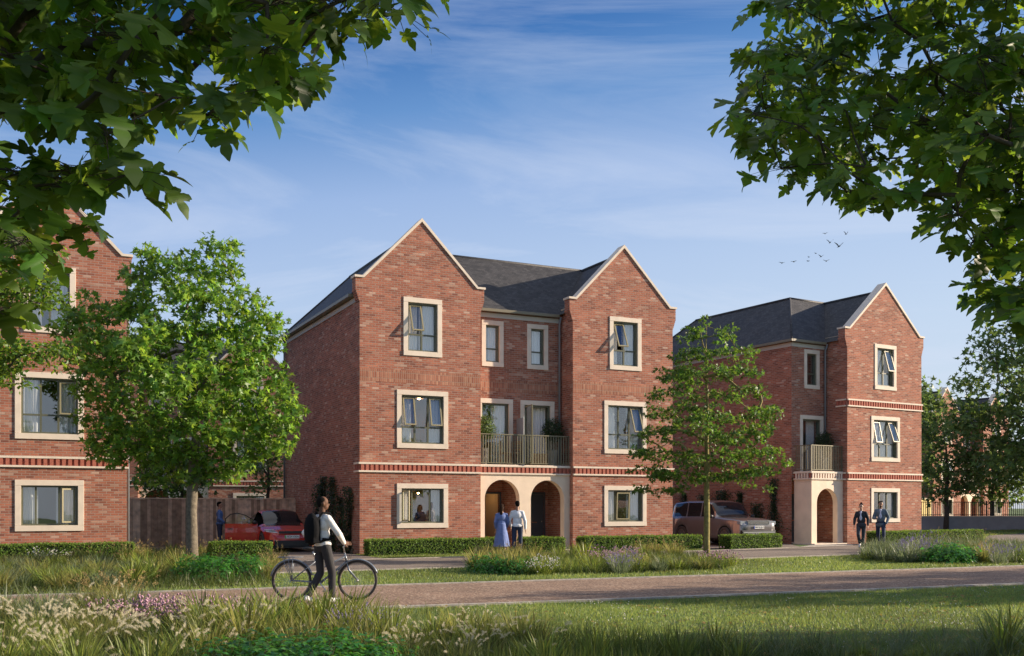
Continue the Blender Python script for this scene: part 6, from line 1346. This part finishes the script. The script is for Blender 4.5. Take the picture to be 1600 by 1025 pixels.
# glass divider between the two balconies
p = loc_c(6.37, .62); o = empty('privacy_screen', (p[0], p[1], 3.165), AC); tag(o, 'pale frosted screen dividing the middle balcony in two', 'screen'); m = MB(); m.box(-.01, .01, -.26, .30, .05, 1.75); m.build('panel', M['lamp_glass'], o); m = MB(); m.box(-.02, .02, -.30, -.265, 0, 1.8); m.build('post', M['fascia'], o)
# framed pictures in the open hallway
M['gold'] = mat('gold_frame', (.32,.20,.07), .4, metal=.4); M['paper'] = mat('picture_paper', (.62,.52,.36), .8)
hw = []
for k, (t_, z_, w_, h_) in enumerate(((5.50, 2.15, .16, .42), (5.52, 1.30, .18, .62), (5.74, 1.62, .17, .62), (5.98, 1.62, .16, .50), (5.76, .98, .16, .40), (5.98, 1.02, .17, .34))):
    p = loc_c(t_, 3.87); o = empty('picture_frame', (p[0], p[1], z_), AC); tag(o, ['tall narrow framed picture, topmost in the open hallway', 'tall framed picture at the left of the open hallway, above the sideboard', 'framed picture in the centre of the hallway wall', 'framed picture nearest the hallway door edge', 'small framed picture low in the hallway centre', 'small framed picture low at the right of the hallway wall'][k], 'picture', 'pictures in the open hallway')
    m = MB()
    for q in ((-w_/2, w_/2, h_/2-.02, h_/2), (-w_/2, w_/2, -h_/2, -h_/2+.02), (-w_/2, -w_/2+.02, -h_/2+.02, h_/2-.02), (w_/2-.02, w_/2, -h_/2+.02, h_/2-.02)): m.box(q[0], q[1], -.02, .01, q[2], q[3])
    m.build('frame', M['gold'], o); m = MB(); m.box(-w_/2+.02, w_/2-.02, -.006, .0, -h_/2+.02, h_/2-.02); m.build('picture', M['paper'], o)
p = loc_c(5.45, 3.6); o = empty('sideboard', (p[0], p[1], .13), AC); tag(o, 'dark low sideboard inside the open hallway', 'sideboard'); m = MB(); m.box(-.6, .65, -.18, .18, .08, .66); m.build('cabinet', M['innerdark'], o, bevel=.01)
for x in (-.55, .58):
    m = MB(); m.box(x-.03, x+.03, -.15, .15, 0, .08); m.build('foot', M['innerdark'], o)
p = loc_c(5.6, 2.9); lo = empty('hall_lamp', (p[0], p[1], 2.35)); tag(lo, 'lit lamp hanging inside the open hallway behind the left arch', 'lamp'); m = MB(); m.lathe([(.02, .10), (.06, .08), (.13, .0), (.13, -.03)], (0, 0, 0), 'z', 20); m.build('lamp_shade', M['brass'], lo, smooth=True); m = MB(); m.ell((0, 0, -.03), .09); m.build('bulb', M['bulb'], lo, smooth=True); m = MB(); m.tube([(0, 0, .1), (0, 0, .62)], .004, 5); m.build('cord', M['black'], lo)
# ------------------------------------------------------------ birds
M['bird'] = mat('bird', (.06,.065,.075), .8)
for k, (px, py, sz, up) in enumerate(((1222, 411, .9, .35), (1240, 409, .9, .3), (1263, 408, .7, .2), (1264, 402, .5, .6), (1275, 396, .6, .3), (1283, 401, .9, .7), (1291, 408, 1.0, .5), (1289, 365, .8, .35), (1297, 379, 1.1, .9), (1311, 385, 1.45, .9), (1322, 366, .8, 1.2))):
    Y = 118+k; o = empty('bird', ((px-800)/1600*Y, Y, CH+(793-py)/1600*Y), R(rnd.uniform(140, 220))); tag(o, 'small dark bird flying in the scattered flock above the right house', 'bird', 'flock of birds', 'thing'); o.scale = (sz*.8,)*3
    m = MB(); m.ell((0, 0, 0), (.075, .24, .07), 10, 8); m.ell((0, .22, .02), .055, 8, 6); m.face((-.05, -.2, 0), (.05, -.2, 0), (.10, -.42, .0), (-.10, -.42, 0)); m.build('body', M['bird'], o, smooth=True)
    for s in (-1, 1):
        m = MB(); a = Vector((s*.05, .10, .02)); b_ = Vector((s*.05, -.10, .02)); c1 = Vector((s*.26, .14, .26*up)); c2 = Vector((s*.26, -.08, .26*up)); tp = Vector((s*.52, -.06, .50*up)); e_ = Vector((0, 0, .012))
        for q in ((a, c1, c2, b_), (c1, tp, tp-Vector((s*.03, .05, 0)), c2)): m.face(*[x+e_ for x in q]); m.face(*[x-e_ for x in reversed(q)])
        m.build('wing', M['bird'], o)
